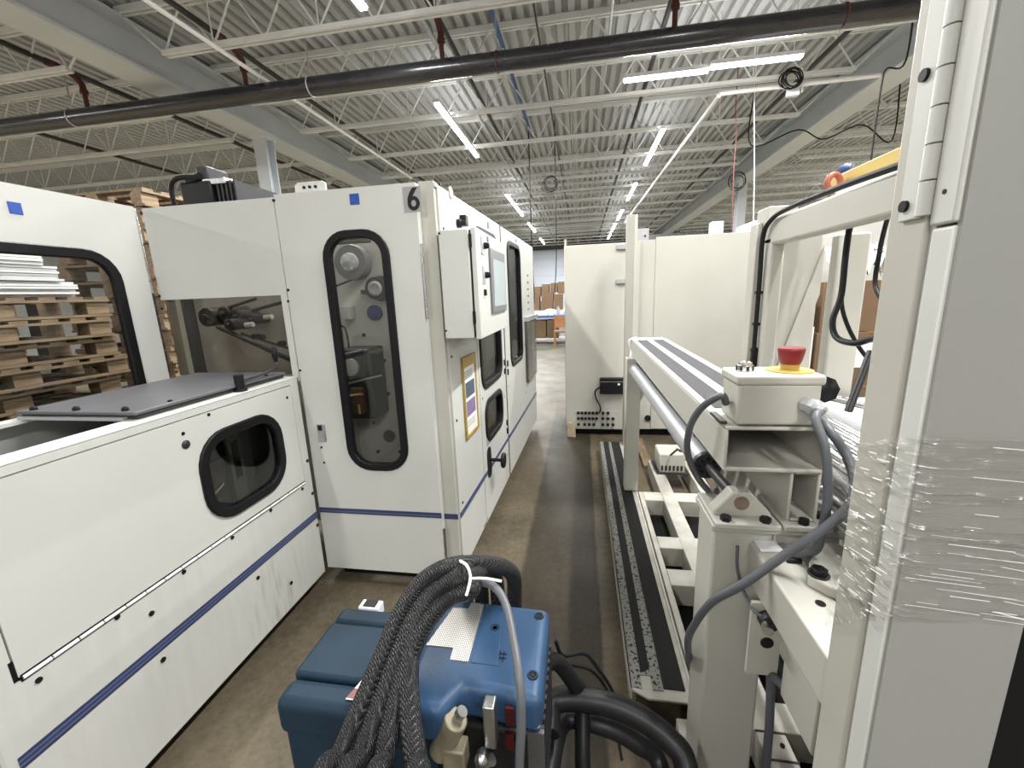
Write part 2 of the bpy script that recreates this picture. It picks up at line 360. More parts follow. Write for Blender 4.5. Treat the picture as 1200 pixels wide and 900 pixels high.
# ================================================================== THE HALL
XW0, XW1, YW0, YW1, ZD = -17, 15, -7, 27, 4.86
struct(MB().box(XW0, XW1, YW0, YW1, -.2, 0).build('floor', 'concrete'), 'stained brown concrete floor with a dark traffic lane', 'floor')
c = struct(MB().box(XW0, XW1, YW0, YW1, ZD+.06, ZD+.2).build('ceiling', 'deck'), 'grey painted corrugated steel roof deck', 'ceiling')
def deck_profile(x0):
    mb = MB(); pts = []
    for k in range(6):
        x = x0+k*.15
        pts += [(x, ZD+.058), (x+.045, ZD+.058), (x+.06, ZD), (x+.135, ZD)]
    pts.append((x0+.9, ZD+.058))
    vs = [(x, y, z) for y in (YW0, YW1) for x, z in pts]; n = len(pts)
    return mb.add(vs, [(i, i+1, n+i+1, n+i) for i in range(n-1)])
d0 = deck_profile(XW0).build('deck_sheet', 'deck', c, smooth=False)
k = 1
while XW0+k*.9 < XW1-.1:
    q = dup(d0, parent=c); q.location.x = k*.9; k += 1
struct(MB().box(XW0-.2, XW0, YW0, YW1, 0, 5).build('wall_left', 'wall'))
struct(MB().box(XW1, XW1+.2, YW0, YW1, 0, 5).build('wall_right', 'wall'))
struct(MB().box(XW0, XW1, YW0-.2, YW0, 0, 5).build('wall_front', 'wall'))
wb = struct(MB().box(XW0, XW1, YW1, YW1+.2, 0, 5).build('wall_back', 'wall_dark'))
dr = struct(MB().box(-4.2, .2, YW1-.06, YW1, 0, 4.2).build('door_1', 'door_white'), 'pale white sectional door at the far end', 'door')
for k in range(8): MB().box(-4.15, .15, YW1-.09, YW1-.06, .05+k*.52, .53+k*.52).build('panel', 'door_white', dr, bevel=.01)

# joists: open web, spanning between the girders
JY = [2.0, 3.32, 4.64, 5.88, 6.98, 8.45, 9.88, 11.2] + [12.52+1.32*i for i in range(11)]
def make_joist(x0, x1):
    t = thing('roof_joist', 'light grey open-web steel roof joist under the corrugated deck', 'joist', ((x0+x1)/2, 0, 4.33), 'open-web joists across the roof')
    MB().box(x0, x1, -.045, -.012, 4.79, 4.855).box(x0, x1, .012, .045, 4.79, 4.855).build('top_chord', 'joist', t)
    MB().box(x0+.5, x1-.5, -.045, -.012, 4.33, 4.375).box(x0+.5, x1-.5, .012, .045, 4.33, 4.375).box(x0+.5, x1-.5, -.045, .045, 4.368, 4.378).build('bottom_chord', 'joist', t)
    w = MB(); n = int((x1-x0-1)/.62); st = (x1-x0-1)/n
    for i in range(n):
        a = x0+.5+i*st
        w.cyl((a, 0, 4.36), (a+st/2, 0, 4.82), .011, 6).cyl((a+st/2, 0, 4.82), (a+st, 0, 4.36), .011, 6)
        if i % 2: w.cyl((a, 0, 4.36), (a, 0, 4.82), .008, 6)
    w.cyl((x0+.5, 0, 4.36), (x0, 0, 4.82), .014, 6).cyl((x1-.5, 0, 4.36), (x1, 0, 4.82), .014, 6)
    w.build('web', 'joist', t); return t
ORD = 'first second third fourth fifth sixth seventh eighth ninth tenth eleventh twelfth thirteenth fourteenth fifteenth sixteenth seventeenth eighteenth nineteenth'.split()
for x0, x1, where in ((-16.9, -5.35, 'left of the wide girder'), (-5.05, 4.1, 'between the two girders'), (4.4, 14.9, 'right of the right girder')):
    j = make_joist(x0, x1)
    for i, y in enumerate(JY):
        o = j if i == 0 else dup(j)
        o.location = (LOC[j.name][0], y, 4.33)
        o['label'] = 'open-web roof joist %s, %s' % (where, 'third before the thick black pipe' if i == 0 else 'second before the thick black pipe' if i == 1 else 'just before the thick black pipe' if i == 2 else ORD[i-3]+' one beyond the thick black pipe')
def girder(x, lab):
    t = thing('roof_girder', lab, 'girder', (x, 10, 4.3))
    MB().box(x-.21, x+.21, YW0, YW1, 4.30, 4.335).build('lower_flange', 'girder', t)
    MB().box(x-.015, x+.015, YW0, YW1, 4.335, 4.76).build('web', 'girder', t)
    MB().box(x-.21, x+.21, YW0, YW1, 4.76, 4.785).build('upper_flange', 'girder', t)
girder(-5.2, 'wide grey steel I-beam girder running over the white cabinets at the left')
girder(4.25, 'grey steel I-beam girder running away at the upper right')
def column(x, y, lab):
    t = thing('steel_column', lab, 'column', (x, y, 0))
    MB().box(x-.11, x+.11, y-.11, y-.09, 0, 4.3).build('flange', 'column_paint', t)
    MB().box(x-.11, x+.11, y+.09, y+.11, 0, 4.3).build('flange', 'column_paint', t)
    MB().box(x-.01, x+.01, y-.09, y+.09, 0, 4.3).build('web', 'column_paint', t)
    MB().box(x-.14, x+.14, y-.14, y+.14, 4.27, 4.3).build('cap_plate', 'column_paint', t)
column(-5.2, 6.9, 'white steel column standing behind the tall cabinet under the left girder')
column(4.25, 12.9, 'pale steel column under the upper right girder beyond the cabinets')

# sprinkler main with risers and branch lines
mp = thing('sprinkler_main', 'thick glossy black pipe hung across the whole ceiling', 'pipe', (0, 5.15, 4.1))
MB().cyl((-15, 5.15, 4.1), (9, 5.15, 4.1), .098, 28).build('pipe', 'main_pipe', mp)
for x in (-6.6, -3.15, -.9, 2.5, -10): 
    h = MB().cyl((x, 5.15, 4.22), (x, 5.15, 4.85), .008, 6); h.build('hanger_rod', 'galv', mp)
    MB().torus((x, 5.15, 4.1), (1, 0, 0), .102, .007).build('clevis', 'galv' if x < -2 else 'red_primer', mp)
for x in (-9.0, -6.35, -4.0, -1.52, .95, 3.2):
    lab = {-9.0: 'farthest left thin black sprinkler pipe under the roof deck', -6.35: 'thin black sprinkler pipe just left of the wide girder', -4.0: 'thin black sprinkler pipe beside the white conduit at upper left', -1.52: 'thin sprinkler pipe above the tall cabinet with the dark red elbow', .95: 'thin sprinkler pipe above the step, under the roof deck', 3.2: 'thin black sprinkler pipe left of the upper right girder'}[x]
    b = thing('sprinkler_branch', lab, 'pipe', (x, 5, 4.5), 'sprinkler branch lines')
    MB().cyl((x, -2, 4.56), (x, 26.5, 4.56), .03, 12).build('pipe', 'branch_pipe', b)
    MB().cyl((x+.0, 5.15, 4.2), (x, 5.15, 4.46), .026, 14).build('riser', 'red_primer', b)
    MB().tube([(x, 5.15, 4.38), (x, 5.13, 4.48), (x, 5.0, 4.55), (x, 4.85, 4.56)], .034, 12).build('elbow', 'red_primer', b)
    MB().cyl((x, 5.15, 4.36), (x, 5.15, 4.40), .044, 14).build('coupling', 'red_primer', b)
    MB().cyl((x, 4.78, 4.56), (x, 4.9, 4.56), .042, 14).build('tee', 'red_primer', b)
# conduits
tag(MB().tube([(-3.72, 2.5, 4.22), (-3.72, 9.6, 4.22)], .022, 8).build('conduit', 'conduit_white', base=(-3.72, 5, 4.22)), 'straight thin white conduit running diagonally at upper left', 'conduit')
o = tag(MB().tube([(1.92, 6.98, 4.22), (1.72, 18, 4.22)], .028, 8).build('conduit', 'conduit_white', base=(1.9, 7, 4.22)), 'white conduit running away beside the right lamp row', 'conduit')
tag(MB().tube([(1.92, 6.98, 4.24), (3.9, 6.95, 4.24)], .03, 8).build('conduit', 'conduit_white', base=(1.9, 7, 4.24)), 'short white conduit under the joist right of the paired lamps', 'conduit')
tag(MB().tube([(-.95, 4.2, 4.62), (-.95, 9.0, 4.62)], .028, 8).build('conduit', 'conduit_blue', base=(-.95, 5, 4.62)), 'blue conduit crossing above the thick black pipe', 'conduit')
tag(MB().tube([(-1.75, 1, 4.66), (-1.75, 12, 4.66)], .03, 8).build('conduit', 'galv', base=(-1.75, 5, 4.66)), 'grey conduit beside the left lamp row under the deck', 'conduit')
tag(MB().tube([(-2.9, 1, 4.6), (-2.9, 9, 4.6)], .016, 8).build('conduit', 'galv', base=(-2.9, 5, 4.6)), 'thin grey conduit pair above the left lamp row', 'conduit')
tag(MB().tube([(.35, 1, 4.68), (.35, 20, 4.68)], .016, 8).build('conduit', 'galv', base=(.35, 5, 4.68)), 'thin grey conduit straight above the walkway step', 'conduit')
tag(MB().tube([(-.5, 1, 4.68), (-.5, 20, 4.68)], .012, 8).build('conduit', 'branch_pipe', base=(-.5, 5, 4.68)), 'thin dark conduit right of the blue conduit', 'conduit')

# LED strip lamps
def strip_lamp(x, y, ln, lab, along='Y', z=4.25, watt=TUBE_WATT, vis=True):
    t = thing('strip_lamp', lab, 'lamp', (x, y, z), 'ceiling strip lamps')
    def bx(a, w, z0, z1):
        h = ln/2*a
        return MB().box(x-w, x+w, y-h, y+h, z0, z1) if along == 'Y' else MB().box(x-h, x+h, y-w, y+w, z0, z1)
    bx(1, .045, z+.03, z+.075).build('housing', 'white_plain', t)
    bx(.985, .038, z, z+.03).build('diffuser', 'led', t, bevel=.01)
    for s in (-.4, .4):
        q = (x, y+s*ln, z+.07) if along == 'Y' else (x+s*ln, y, z+.07)
        MB().cyl(q, (q[0], q[1], 4.86), .004, 5).build('hanging_wire', 'galv', t)
    l = bpy.data.lights.new('lamp_light', 'AREA'); l.shape = 'RECTANGLE'; l.size = .09; l.size_y = ln; l.energy = watt*ln/2.4; l.color = (1, .995, .975)
    lo = bpy.data.objects.new('lamp_light', l); COL.objects.link(lo); lo.parent = t; lo.location = (0, 0, -.006)
    if along == 'X': lo.rotation_euler.z = math.pi/2
    l2 = l.copy(); l2.energy = l.energy*UP; lu = bpy.data.objects.new('deck_fill_light', l2); COL.objects.link(lu); lu.parent = t; lu.location = (0, 0, .085)  # up-facing fill added over each housing to brighten the dark deck
    lu.rotation_euler = (math.pi, 0, lo.rotation_euler.z)
for y, lab in ((3.1, 'strip lamp cut off by the top edge in the left row'), (7.55, 'strip lamp above the tall white cabinet, nearest whole one in the left row'), (13.7, 'third strip lamp along the left row, seen over the cabinet roofline'), (18.2, 'fourth strip lamp along the left row'), (23.0, 'small far strip lamp at the end of the left row')):
    strip_lamp(-2.0, y, 3.3 if y == 13.7 else 2.44, lab)
strip_lamp(-2.0, -4.6, 2.44, 'strip lamp of the left row behind the viewpoint'); 
for y, lab in ((9.3, 'strip lamp right of the aisle, nearest of the right row'), (13.0, 'second strip lamp along the right row'), (16.6, 'third strip lamp along the right row'), (19.6, 'fourth strip lamp along the right row'), (22.6, 'farthest strip lamp of the right row')):
    strip_lamp(1.4, y, 2.1, lab)
strip_lamp(1.08, 6.33, 1.05, 'left one of the two crosswise strip lamps end to end', 'X', watt=150)
strip_lamp(2.12, 6.25, 1.05, 'right one of the two crosswise strip lamps end to end', 'X', watt=150)
strip_lamp(1.4, 1.9, 2.44, 'strip lamp above the bench, out of view overhead', watt=165)
strip_lamp(1.4, -2.9, 2.44, 'strip lamp of the right row behind the viewpoint', watt=150)
for x, y, lab in ((-8.5, -3, 'strip lamp of the outer left row nearest the near wall'), (-8.5, 2.5, 'strip lamp of the outer left row above the pallets'), (-12.5, 2.5, 'strip lamp farthest left near the side wall'),
                  (8, -2, 'strip lamp of the outer right row nearest the near wall'), (8, 3, 'second strip lamp of the outer right row'), (8, 9, 'third strip lamp of the outer right row'), (8, 15, 'fourth strip lamp of the outer right row'), (8, 21, 'fifth strip lamp of the outer right row')):
    strip_lamp(x, y, 2.44, lab)
#PART2
# ================================================================== LEFT: LOW INFEED CABINET
XL = -1.46; PL = PXf(XL); YN, YE = .62, 1.922; ZT = 1.22
lc = thing('infeed_cabinet', 'low white guard cabinet with oval window and blue stripe at left front', 'cabinet', (-1.75, 1.28, 0))
fp = MB()
fp.pbox(PL, YN, YE, .085, .655, -.02, 0); fp.pbox(PL, YN, .683, .655, ZT, -.02, 0); fp.pbox(PL, 1.868, YE, .655, ZT, -.02, 0); fp.pbox(PL, .683, 1.868, 1.195, ZT, -.02, 0)
fp.build('front_panel', 'paint_dirty', lc)
dm = MB()
holed(dm, PL, 1.2, 1.864, .668, 1.191, rrect(1.305, 1.735, .74, 1.095, .125), -.018, .002)
dm.pbox(PL, .687, 1.2, .668, 1.191, -.018, .002)
dl = dm.build('access_door', 'paint', lc)
window(PL, 1.305, 1.735, .74, 1.095, .125, dl, 'dark_pane', w=.028, d=.014)
h = MB().pbox(PL, .69, 1.864, .651, .672, -.01, .0025).build('hinge', 'black', lc)
for k in range(18): MB().cyl(PL(.694+k*.065, .661, .003), PL(.755+k*.065, .661, .003), .0055, 8).build('hinge_knuckle', 'conduit_white', h)
MB().pbox(PL, .677, .6855, .66, .72, -.015, .0015).build('door_gap', 'black_matte', lc)
st = MB().pbox(PL, YN+.02, YE, .425, .462, -.001, .003).build('stripe', 'stripe_blue', lc)
for z in (.434, .448): MB().pbox(PL, YN+.02, YE, z, z+.006, .002, .0045).build('stripe_line', 'stripe_light', st)
screws(PL, [(0.72, 0.625), (0.924, 0.646), (1.154, 0.641), (1.378, 0.641), (1.605, 0.642), (1.838, 0.638)], lc, .008)
screws(PL, [(1.019, 0.578), (1.019, 0.389), (1.466, 0.382), (1.655, 0.211), (1.914, 0.383), (1.911, 0.576), (1.909, 0.767)], lc, .009)
screws(PL, [(1.829, 1.138), (1.261, 1.143), (1.38, 1.181)], dl, .007)
MB().lathe([(.016, -.002), (.016, .006), (.011, .010), (.001, .011)], PL(*(1.262, 1.1), 0), (1, 0, 0), 18).build('door_lock', 'dark_metal', dl)
MB().box(-2.06, XL-.021, YN+.001, YN+.02, .085, ZT-.005).build('end_panel', 'paint_grey', lc)
MB().box(-2.06, XL-.02, 1.915, 1.935, .085, ZT-.02).build('end_panel', 'paint_grey', lc)
MB().box(-2.08, -2.06, YN, 1.935, .085, ZT).build('back_panel', 'paint_grey', lc)
MB().box(-1.56, XL, YN, 1.935, ZT+.0005, ZT+.006).build('top_rim', 'paint', lc, bevel=.002)
MB().box(-2.06, -2.0, YN, 1.935, ZT-.01, ZT+.004).build('top_rim', 'paint', lc)
MB().box(-2.04, -1.5, YN+.02, 1.91, 1.07, 1.085).build('tray', 'paint_grey', lc)
MB().box(-2.04, XL-.06, YN+.04, 1.90, .085, .10).build('floor_plate', 'paint_grey', lc)
MB().box(XL-.03, XL-.012, 1.915, 1.936, .085, ZT).build('gap_shade_strip', 'black_matte', lc)  # black strip added in the gap so that it looks dark
MB().box(-2.02, XL-.09, YN+.05, 1.92, 0, .085).build('plinth', 'black_matte', lc)
# inside, seen through the oval window
MB().box(-1.66, -1.64, 1.36, 1.75, .55, 1.07).build('inner_plate', 'mech_plate', lc)
MB().box(-1.635, -1.61, 1.585, 1.66, .60, 1.06).build('guide_bracket', 'paint', lc)
MB().box(-1.612, -1.606, 1.605, 1.64, .80, .98).build('slot', 'dark_metal', lc)
MB().box(-1.63, -1.60, 1.36, 1.50, .64, .90).build('gearbox', 'ochre', lc, bevel=.01)
MB().cyl((-1.58, 1.38, .77), (-1.58, 1.50, .82), .012, 12).build('rod', 'steel', lc)
MB().box(-1.63, -1.60, 1.30, 1.56, .93, 1.0).build('rail', 'dark_metal', lc)
# grey lid resting on the cabinet
ld = thing('cabinet_lid', 'dark grey flat lid with bolts lying on the low cabinet top', 'lid', (-1.78, 1.5, 1.225))
MB().box(-2.02, -1.515, 1.165, 1.90, 1.226, 1.242).build('frame', 'dark_metal', ld, bevel=.003)
MB().box(-2.03, -1.505, 1.15, 1.905, 1.244, 1.256).build('sheet', 'lid_grey', ld, bevel=.003)
MB().box(-2.02, -1.56, 1.15, 1.165, 1.224, 1.236).build('brush_strip', 'label_grey', ld)
for x in (-1.97, -1.78, -1.57): MB().lathe([(.011, 0), (.011, .008), (.006, .014), (.001, .015)], (x, 1.172, 1.256), (0, 0, 1), 14).build('bolt', 'black', ld)
for y in (1.3, 1.62, 1.8): MB().lathe([(.008, 0), (.008, .005), (.001, .007)], (-1.53, y, 1.256), (0, 0, 1), 12).build('bolt', 'black', ld)
kb = MB().cyl((-1.50, 1.60, 1.224), (-1.50, 1.60, 1.30), .020, 18).cyl((-1.50, 1.60, 1.224), (-1.50, 1.60, 1.236), .028, 18)
tag(kb.build('latch_post', 'black', base=(-1.5, 1.6, 1.225), bevel=.003), 'black cylindrical latch post at the lid edge on the low cabinet', 'latch')
ck = thing('crank_handle', 'black crank with upright oval grip beside the grey lid', 'crank', (-1.5, 1.66, 1.27))
MB().tube([(-1.50, 1.62, 1.268), (-1.51, 1.75, 1.272), (-1.52, 1.86, 1.285), (-1.53, 1.88, 1.31)], .007, 8).build('arm', 'dark_metal', ck)
MB().lathe([(.006, 0), (.010, .01), (.016, .035), (.014, .065), (.006, .08), (.001, .082)], (-1.53, 1.88, 1.31)).build('grip', 'black', ck)

# ================================================================== LEFT: GUARD DOOR WITH BIG WINDOW
XD = -2.2; PD = PXf(XD)
gd = thing('guard_door', 'open white guard door with large black-rimmed window, pallets behind it', 'door', (XD, 1.4, .88))
m_ = MB(); holed(m_, PD, .55, 1.895, .88, 2.10, rrect(.72, 1.745, 1.0, 1.86, .13), -.03, 0); m_.build('leaf', 'paint', gd)
window(PD, .72, 1.745, 1.0, 1.86, .13, gd, 'clear_pane', w=.03, d=.016)
tp = MB().pbox(PD, *(1.403, 2.001)[:1], (1.445, 2.002)[0], 1.985, 2.03, 0, .002).build('blue_tape', 'blue_tape', gd)
MB().pbox(PD, .9, .95, 2.10, 2.12, -.03, 0).build('cap', 'white_plain', gd)
for k in range(14):
    MB().cyl((-2.213, 1.908, 1.26+k*.06), (-2.213, 1.908, 1.316+k*.06), .008, 8).build('hinge_knuckle', 'steel' if k > 6 else 'dark_metal', gd)
MB().box(-2.23, -2.1, 1.62, 1.895, 1.20, 1.222).build('bottom_stop', 'black', gd)
MB().box(-2.26, -2.2, .56, .62, 0, .88).build('support_post', 'paint_cream', gd)
MB().box(-2.26, -2.2, 1.82, 1.88, 0, .88).build('support_post', 'paint_cream', gd)

# ================================================================== LEFT: TALL MACHINE
YD = 1.94; PD6 = PYf(YD)
tm = thing('packaging_machine', 'tall white machine cabinet number six with windowed doors along the aisle', 'machine', (-1.2, 2.6, 0))
dm = MB(); holed(dm, PD6, -1.452, -.738, .10, 2.112, rrect(-1.218, -.902, .725, 1.915, .115), -.05, 0)
dr6 = dm.build('front_door', 'paint', tm)
window(PD6, -1.218, -.902, .725, 1.915, .115, dr6, 'clear_pane', w=.026, d=.014, dd=-.02)
sx = MB().pbox(PD6, -1.452, -.738, .448, .478, 0, .003).build('stripe', 'stripe_blue', dr6)
MB().pbox(PD6, -1.452, -.738, .458, .464, .002, .0045).build('stripe_line', 'stripe_light', sx)
np_ = MB().pbox(PD6, (-0.799, 2.028)[0], (-0.713, 2.022)[0], 1.985, 2.095, 0, .0015).build('number_plate', 'label_grey', dr6)
c6 = ((-0.75, 2.068)[0], 2.023)
six = MB().ring([(c6[0]+.029*math.cos(k*.2618), c6[1]+.031*math.sin(k*.2618)) for k in range(24)], [(c6[0]+.012*math.cos(k*.2618), c6[1]+.014*math.sin(k*.2618)) for k in range(24)], PD6, .0014, .003)
ou = [(-.029, 0), (-.028, .022), (-.018, .045), (-.002, .0665), (.022, .0665), (.004, .042), (-.006, .026), (-.010, .010)]
six.prism([(c6[0]+a, c6[1]+b) for a, b in ou], PD6, .0014, .0031)
six.build('numeral_six', 'black', dr6)
MB().pbox(PD6, (-1.061, 2.064)[0], (-1.014, 2.061)[0], (-1.043, 2.037)[1], (-1.037, 2.085)[1], 0, .002).build('blue_tape', 'blue_tape', dr6)
for (z0, z1) in ((1.50, 1.90), (.14, .44)):
    n = int((z1-z0)/.05)
    for k in range(n): MB().cyl((-.732, 1.944, z0+k*.05), (-.732, 1.944, z0+k*.05+.046), .008, 8).build('hinge_knuckle', 'steel', dr6)
lt = MB().pbox(PD6, (-1.393, 0.95)[0], (-1.348, 0.951)[0], (-1.385, 0.868)[1], (-1.37, 0.965)[1], 0, .008).build('latch', 'steel', dr6, bevel=.002)
MB().pbox(PD6, (-1.385, 0.95)[0], (-1.363, 0.95)[0], (-1.375, 0.931)[1], (-1.371, 0.96)[1], .004, .010).build('latch_slot', 'black', lt)
screws(PD6, [(-1.385, 0.834), (-1.382, 0.746)], dr6, .006)
# hood panel above the clear guard
hd = MB().pbox(PD6, -2.205, -1.458, 1.642, 2.10, -.02, 0).build('hood_panel', 'paint', tm)
screws(PD6, [(-2.21, 2.077), (-1.453, 2.085), (-2.207, 1.664), (-1.446, 1.665)], hd, .007)
gp = MB().pbox(PD6, -2.19, -1.49, 1.235, 1.642, -.012, -.007).build('clear_guard', 'guard_pane', tm)
MB().pbox(PD6, -1.492, -1.458, 1.20, 1.642, -.02, .002).build('guard_edge', 'paint', tm)
MB().pbox(PD6, -2.20, -2.14, 1.20, 1.642, -.05, -.02).build('guard_post', 'paint_cream', tm)
screws(PD6, [(-2.207, 1.597), (-2.199, 1.254), (-1.455, 1.61), (-1.445, 1.256)], gp, .006)
# mechanism behind the clear guard
ib = MB().box((-2.501, 2.42, 1.374)[0], -.78, 2.42, 2.45, .10, 1.93).build('inner_wall', 'mech_plate', tm)
MB().box((-2.567, 2.42, 1.376)[0], (-2.501, 2.42, 1.374)[0], 2.35, 2.47, .3, 1.93).build('inner_post', 'dark_metal', tm)
for p, r, ln in (((-2.19, 2.25, 1.538), .055, .14), ((-2.108, 2.28, 1.555), .042, .12), ((-2.035, 2.28, 1.532), .040, .10), ((-2.018, 2.2, 1.491), .034, .10), ((-1.988, 2.33, 1.512), .030, .08)):
    MB().cyl((p[0], p[1]-ln/2, p[2]), (p[0], p[1]+ln/2+.06, p[2]), r, 24).cyl((p[0], p[1]-ln/2-.02, p[2]), (p[0], p[1], p[2]), r*.35, 14).build('roller', 'dark_metal', tm, bevel=.004)
for p in ((-1.819, 2.2, 1.525), (-1.907, 2.15, 1.487)): MB().cyl(p, (p[0]+.05, p[1], p[2]+.003), .014, 14).build('roller_end', 'white_plain', tm)
for a, b, r in (((-2.143, 2.2, 1.479), (-1.669, 2.2, 1.262), .013), ((-2.034, 2.25, 1.431), (-1.695, 2.25, 1.326), .008), ((-2.127, 2.25, 1.582), (-1.897, 2.25, 1.634), .009), ((-1.933, 2.25, 1.566), (-1.698, 2.25, 1.612), .010)):
    MB().cyl(a, b, r, 12).build('bar', 'dark_metal', tm)
for p in ((-1.938, 2.25, 1.413), (-1.905, 2.25, 1.407), (-1.774, 2.25, 1.364)): MB().cyl((p[0], p[1]-.02, p[2]), (p[0], p[1]+.02, p[2]), .018, 14).build('collar', 'black', tm)
MB().box(-1.74, -1.62, 2.36, 2.42, 1.27, 1.37).build('junction_box', 'dark_metal', tm, bevel=.006)
MB().box(-1.60, -1.49, 2.15, 2.40, 1.235, 1.33).build('gearbox', 'dark_metal', tm, bevel=.012)
MB().box(-1.62, -1.47, 2.2, 2.35, 1.40, 1.46).build('bracket', 'mech_plate', tm)
# mechanism behind the tall window
PB = PYf(2.42)
def disc(px, r, prof_d, m, nm): MB().lathe([(r, 0), (r, prof_d*.8), (r*.96, prof_d), (.001, prof_d)], (px[0], 2.42, px[1]), (0, -1, 0), 32).build(nm, m, tm)
c1 = (-1.328, 1.82); disc(c1, .102, .07, 'cast_grey', 'pulley'); MB().lathe([(.055, 0), (.05, .02), (.02, .03), (.001, .035)], (c1[0], 2.35, c1[1]), (0, -1, 0), 24).build('hub', 'label_grey', tm)
for k in range(6): MB().cyl((c1[0]+.04*math.cos(k*1.047), 2.36, c1[1]+.04*math.sin(k*1.047)), (c1[0]+.04*math.cos(k*1.047), 2.325, c1[1]+.04*math.sin(k*1.047)), .007, 8).build('bolt', 'steel', tm)
c2 = (-1.193, 1.666); disc(c2, .068, .06, 'dark_metal', 'motor_flange'); MB().box(c2[0], c2[0]+.16, 2.37, 2.42, c2[1]-.075, c2[1]+.075).build('motor_body', 'dark_metal', tm, bevel=.01)
MB().lathe([(.042, .055), (.042, .07), (.03, .074), (.03, .066), (.001, .066)], (c2[0], 2.42, c2[1]), (0, -1, 0), 28).build('shaft_ring', 'label_grey', tm)
MB().box(c2[0]-.10, c2[0]-.05, 2.37, 2.42, c2[1]-.03, c2[1]-.005).build('lug', 'dark_metal', tm)
c3 = (-1.24, 1.523); disc(c3, .047, .02, 'navy', 'knob')
c4 = (-1.23, 0.734); disc(c4, .04, .012, 'dark_metal', 'cover_disc')
screws(PB, [(-1.328, 1.39), (-1.414, 1.522), (-1.211, 1.229), (-1.206, 1.017), (-1.326, 0.824), (-1.319, 0.626), (-1.165, 0.63)], ib, .011, 'black', .012, 'bolt')
MB().cyl((-1.452, 2.36, 1.686), (-1.292, 2.36, 1.734), .005, 8).build('rod', 'black', tm)
g0 = (-1.409, 1.325); g1 = (-1.21, 0.901)
mb = MB().box(g0[0], g1[0], 2.24, 2.42, g1[1], g0[1]); mb.build('gearbox', 'dark_metal', tm, bevel=.012)
MB().cyl((-1.372, 2.22, 1.122), (-1.14, 2.22, 1.172), .006, 8).build('guide_rod', 'steel', tm)
MB().cyl((-1.354, 2.22, 1.3), (-1.239, 2.22, 1.322), .006, 8).build('guide_rod', 'steel', tm)
MB().lathe([(.05, 0), (.05, .02), (.03, .025), (.001, .026)], (-1.332, 2.24, 1.22), (0, -1, 0), 24).build('crank_disc', 'paint_grey', tm)
MB().box(*[f((-1.337, 2.2, 1.091)[0], (-1.262, 2.2, 1.091)[0]) for f in (min, max)], 2.2, 2.24, *sorted(((-1.328, 2.2, 0.946)[2], (-1.309, 2.2, 1.101)[2]))).build('valve_block', 'valve_brown', tm, bevel=.004)
MB().cyl((-1.341, 2.19, 1.057), (-1.254, 2.19, 1.068), .008, 10).build('fitting', 'brass', tm)
MB().cyl((-1.288, 2.19, 1.006), (-1.284, 2.19, 0.949), .008, 10).build('fitting', 'brass', tm)
MB().tube([(-1.413, 2.3, 1.457), (-1.381, 2.3, 1.446), (-1.37, 2.3, 1.365), (-1.373, 2.3, 1.304)], .006, 8).build('air_hose', 'black', tm)
MB().box((-1.446, 2.36, 1.525)[0], (-1.368, 2.36, 1.523)[0], 2.33, 2.42, (-1.433, 2.36, 1.494)[2], (-1.424, 2.36, 1.565)[2]).build('bracket', 'paint_grey', tm)
# right-hand frame post beside the front door
MB().box(-.738, -.668, 1.985, 2.015, .09, 2.125).build('corner_post', 'paint_cream', tm)
sx = MB().box(-.738, -.662, 1.981, 1.985, .42, .45).build('stripe', 'stripe_blue', tm)
MB().box(-1.46, -.66, 1.99, 2.02, 2.10, 2.118).build('top_rail', 'paint', tm)
MB().box(-1.46, -1.44, 1.99, 2.42, .1, 1.2).build('inner_side', 'mech_plate', tm)
# plinth, roof, back
MB().box(-1.42, -.74, 2.04, 4.8, 0, .09).build('plinth', 'black_matte', tm)
MB().prism([(-1.46, 4.91), (-.56, 4.91), (-.56, 4.93), (-1.46, 4.93)], lambda u, v, d: (u, v, d), .09, 2.1).build('back_panel', 'paint_grey', tm)
MB().prism([(-1.46, 2.9), (-1.44, 2.9), (-1.44, 4.91), (-1.46, 4.91)], lambda u, v, d: (u, v, d), .09, 2.1).build('far_panel', 'paint_grey', tm)
MB().prism([(-1.1, 2.45), (-1.08, 2.45), (-1.08, 4.91), (-1.1, 4.91)], lambda u, v, d: (u, v, d), .09, 2.1).build('mid_wall', 'mech_plate', tm)
MB().prism([(-1.44, 2.45), (-.64, 2.45), (-.56, 4.91), (-1.44, 4.91)], lambda u, v, d: (u, v, d), .09, .11).build('floor_plate', 'paint_grey', tm)
# aisle face
ZB, ZU = .085, 2.115
MB().pbox(PA, 0, .50, 1.86, ZU, -.02, 0).build('gauge_panel', 'paint', tm)
MB().pbox(PA, 0, .50, ZB, 1.855, -.02, 0).build('side_panel', 'paint', tm)
da = MB()
holed(da, PA, .505, 1.262, .99, ZU, rrect(.56, 1.13, 1.0, 2.01, .10), -.02, .002)
holed(da, PA, .505, 1.262, .50, .99, rrect(.60, 1.09, .62, .90, .10), -.02, .002)
da.pbox(PA, .505, 1.262, ZB, .50, -.02, .002)
da = da.build('aisle_door', 'paint', tm)
window(PA, .56, 1.13, 1.0, 2.01, .10, da, 'dark_pane', w=.026, d=.012, dd=-.03)
window(PA, .60, 1.09, .62, .90, .10, da, 'dark_pane', w=.026, d=.012, dd=-.03)
db = MB(); holed(db, PA, 1.30, 2.16, .5, ZU, rrect(1.50, 2.06, .99, 2.03, .10), -.02, .002); db.pbox(PA, 1.30, 2.16, ZB, .5, -.02, .002)
db = db.build('aisle_door', 'paint', tm)
window(PA, 1.50, 2.06, .99, 2.03, .10, db, 'dark_pane', w=.026, d=.012, dd=-.03)
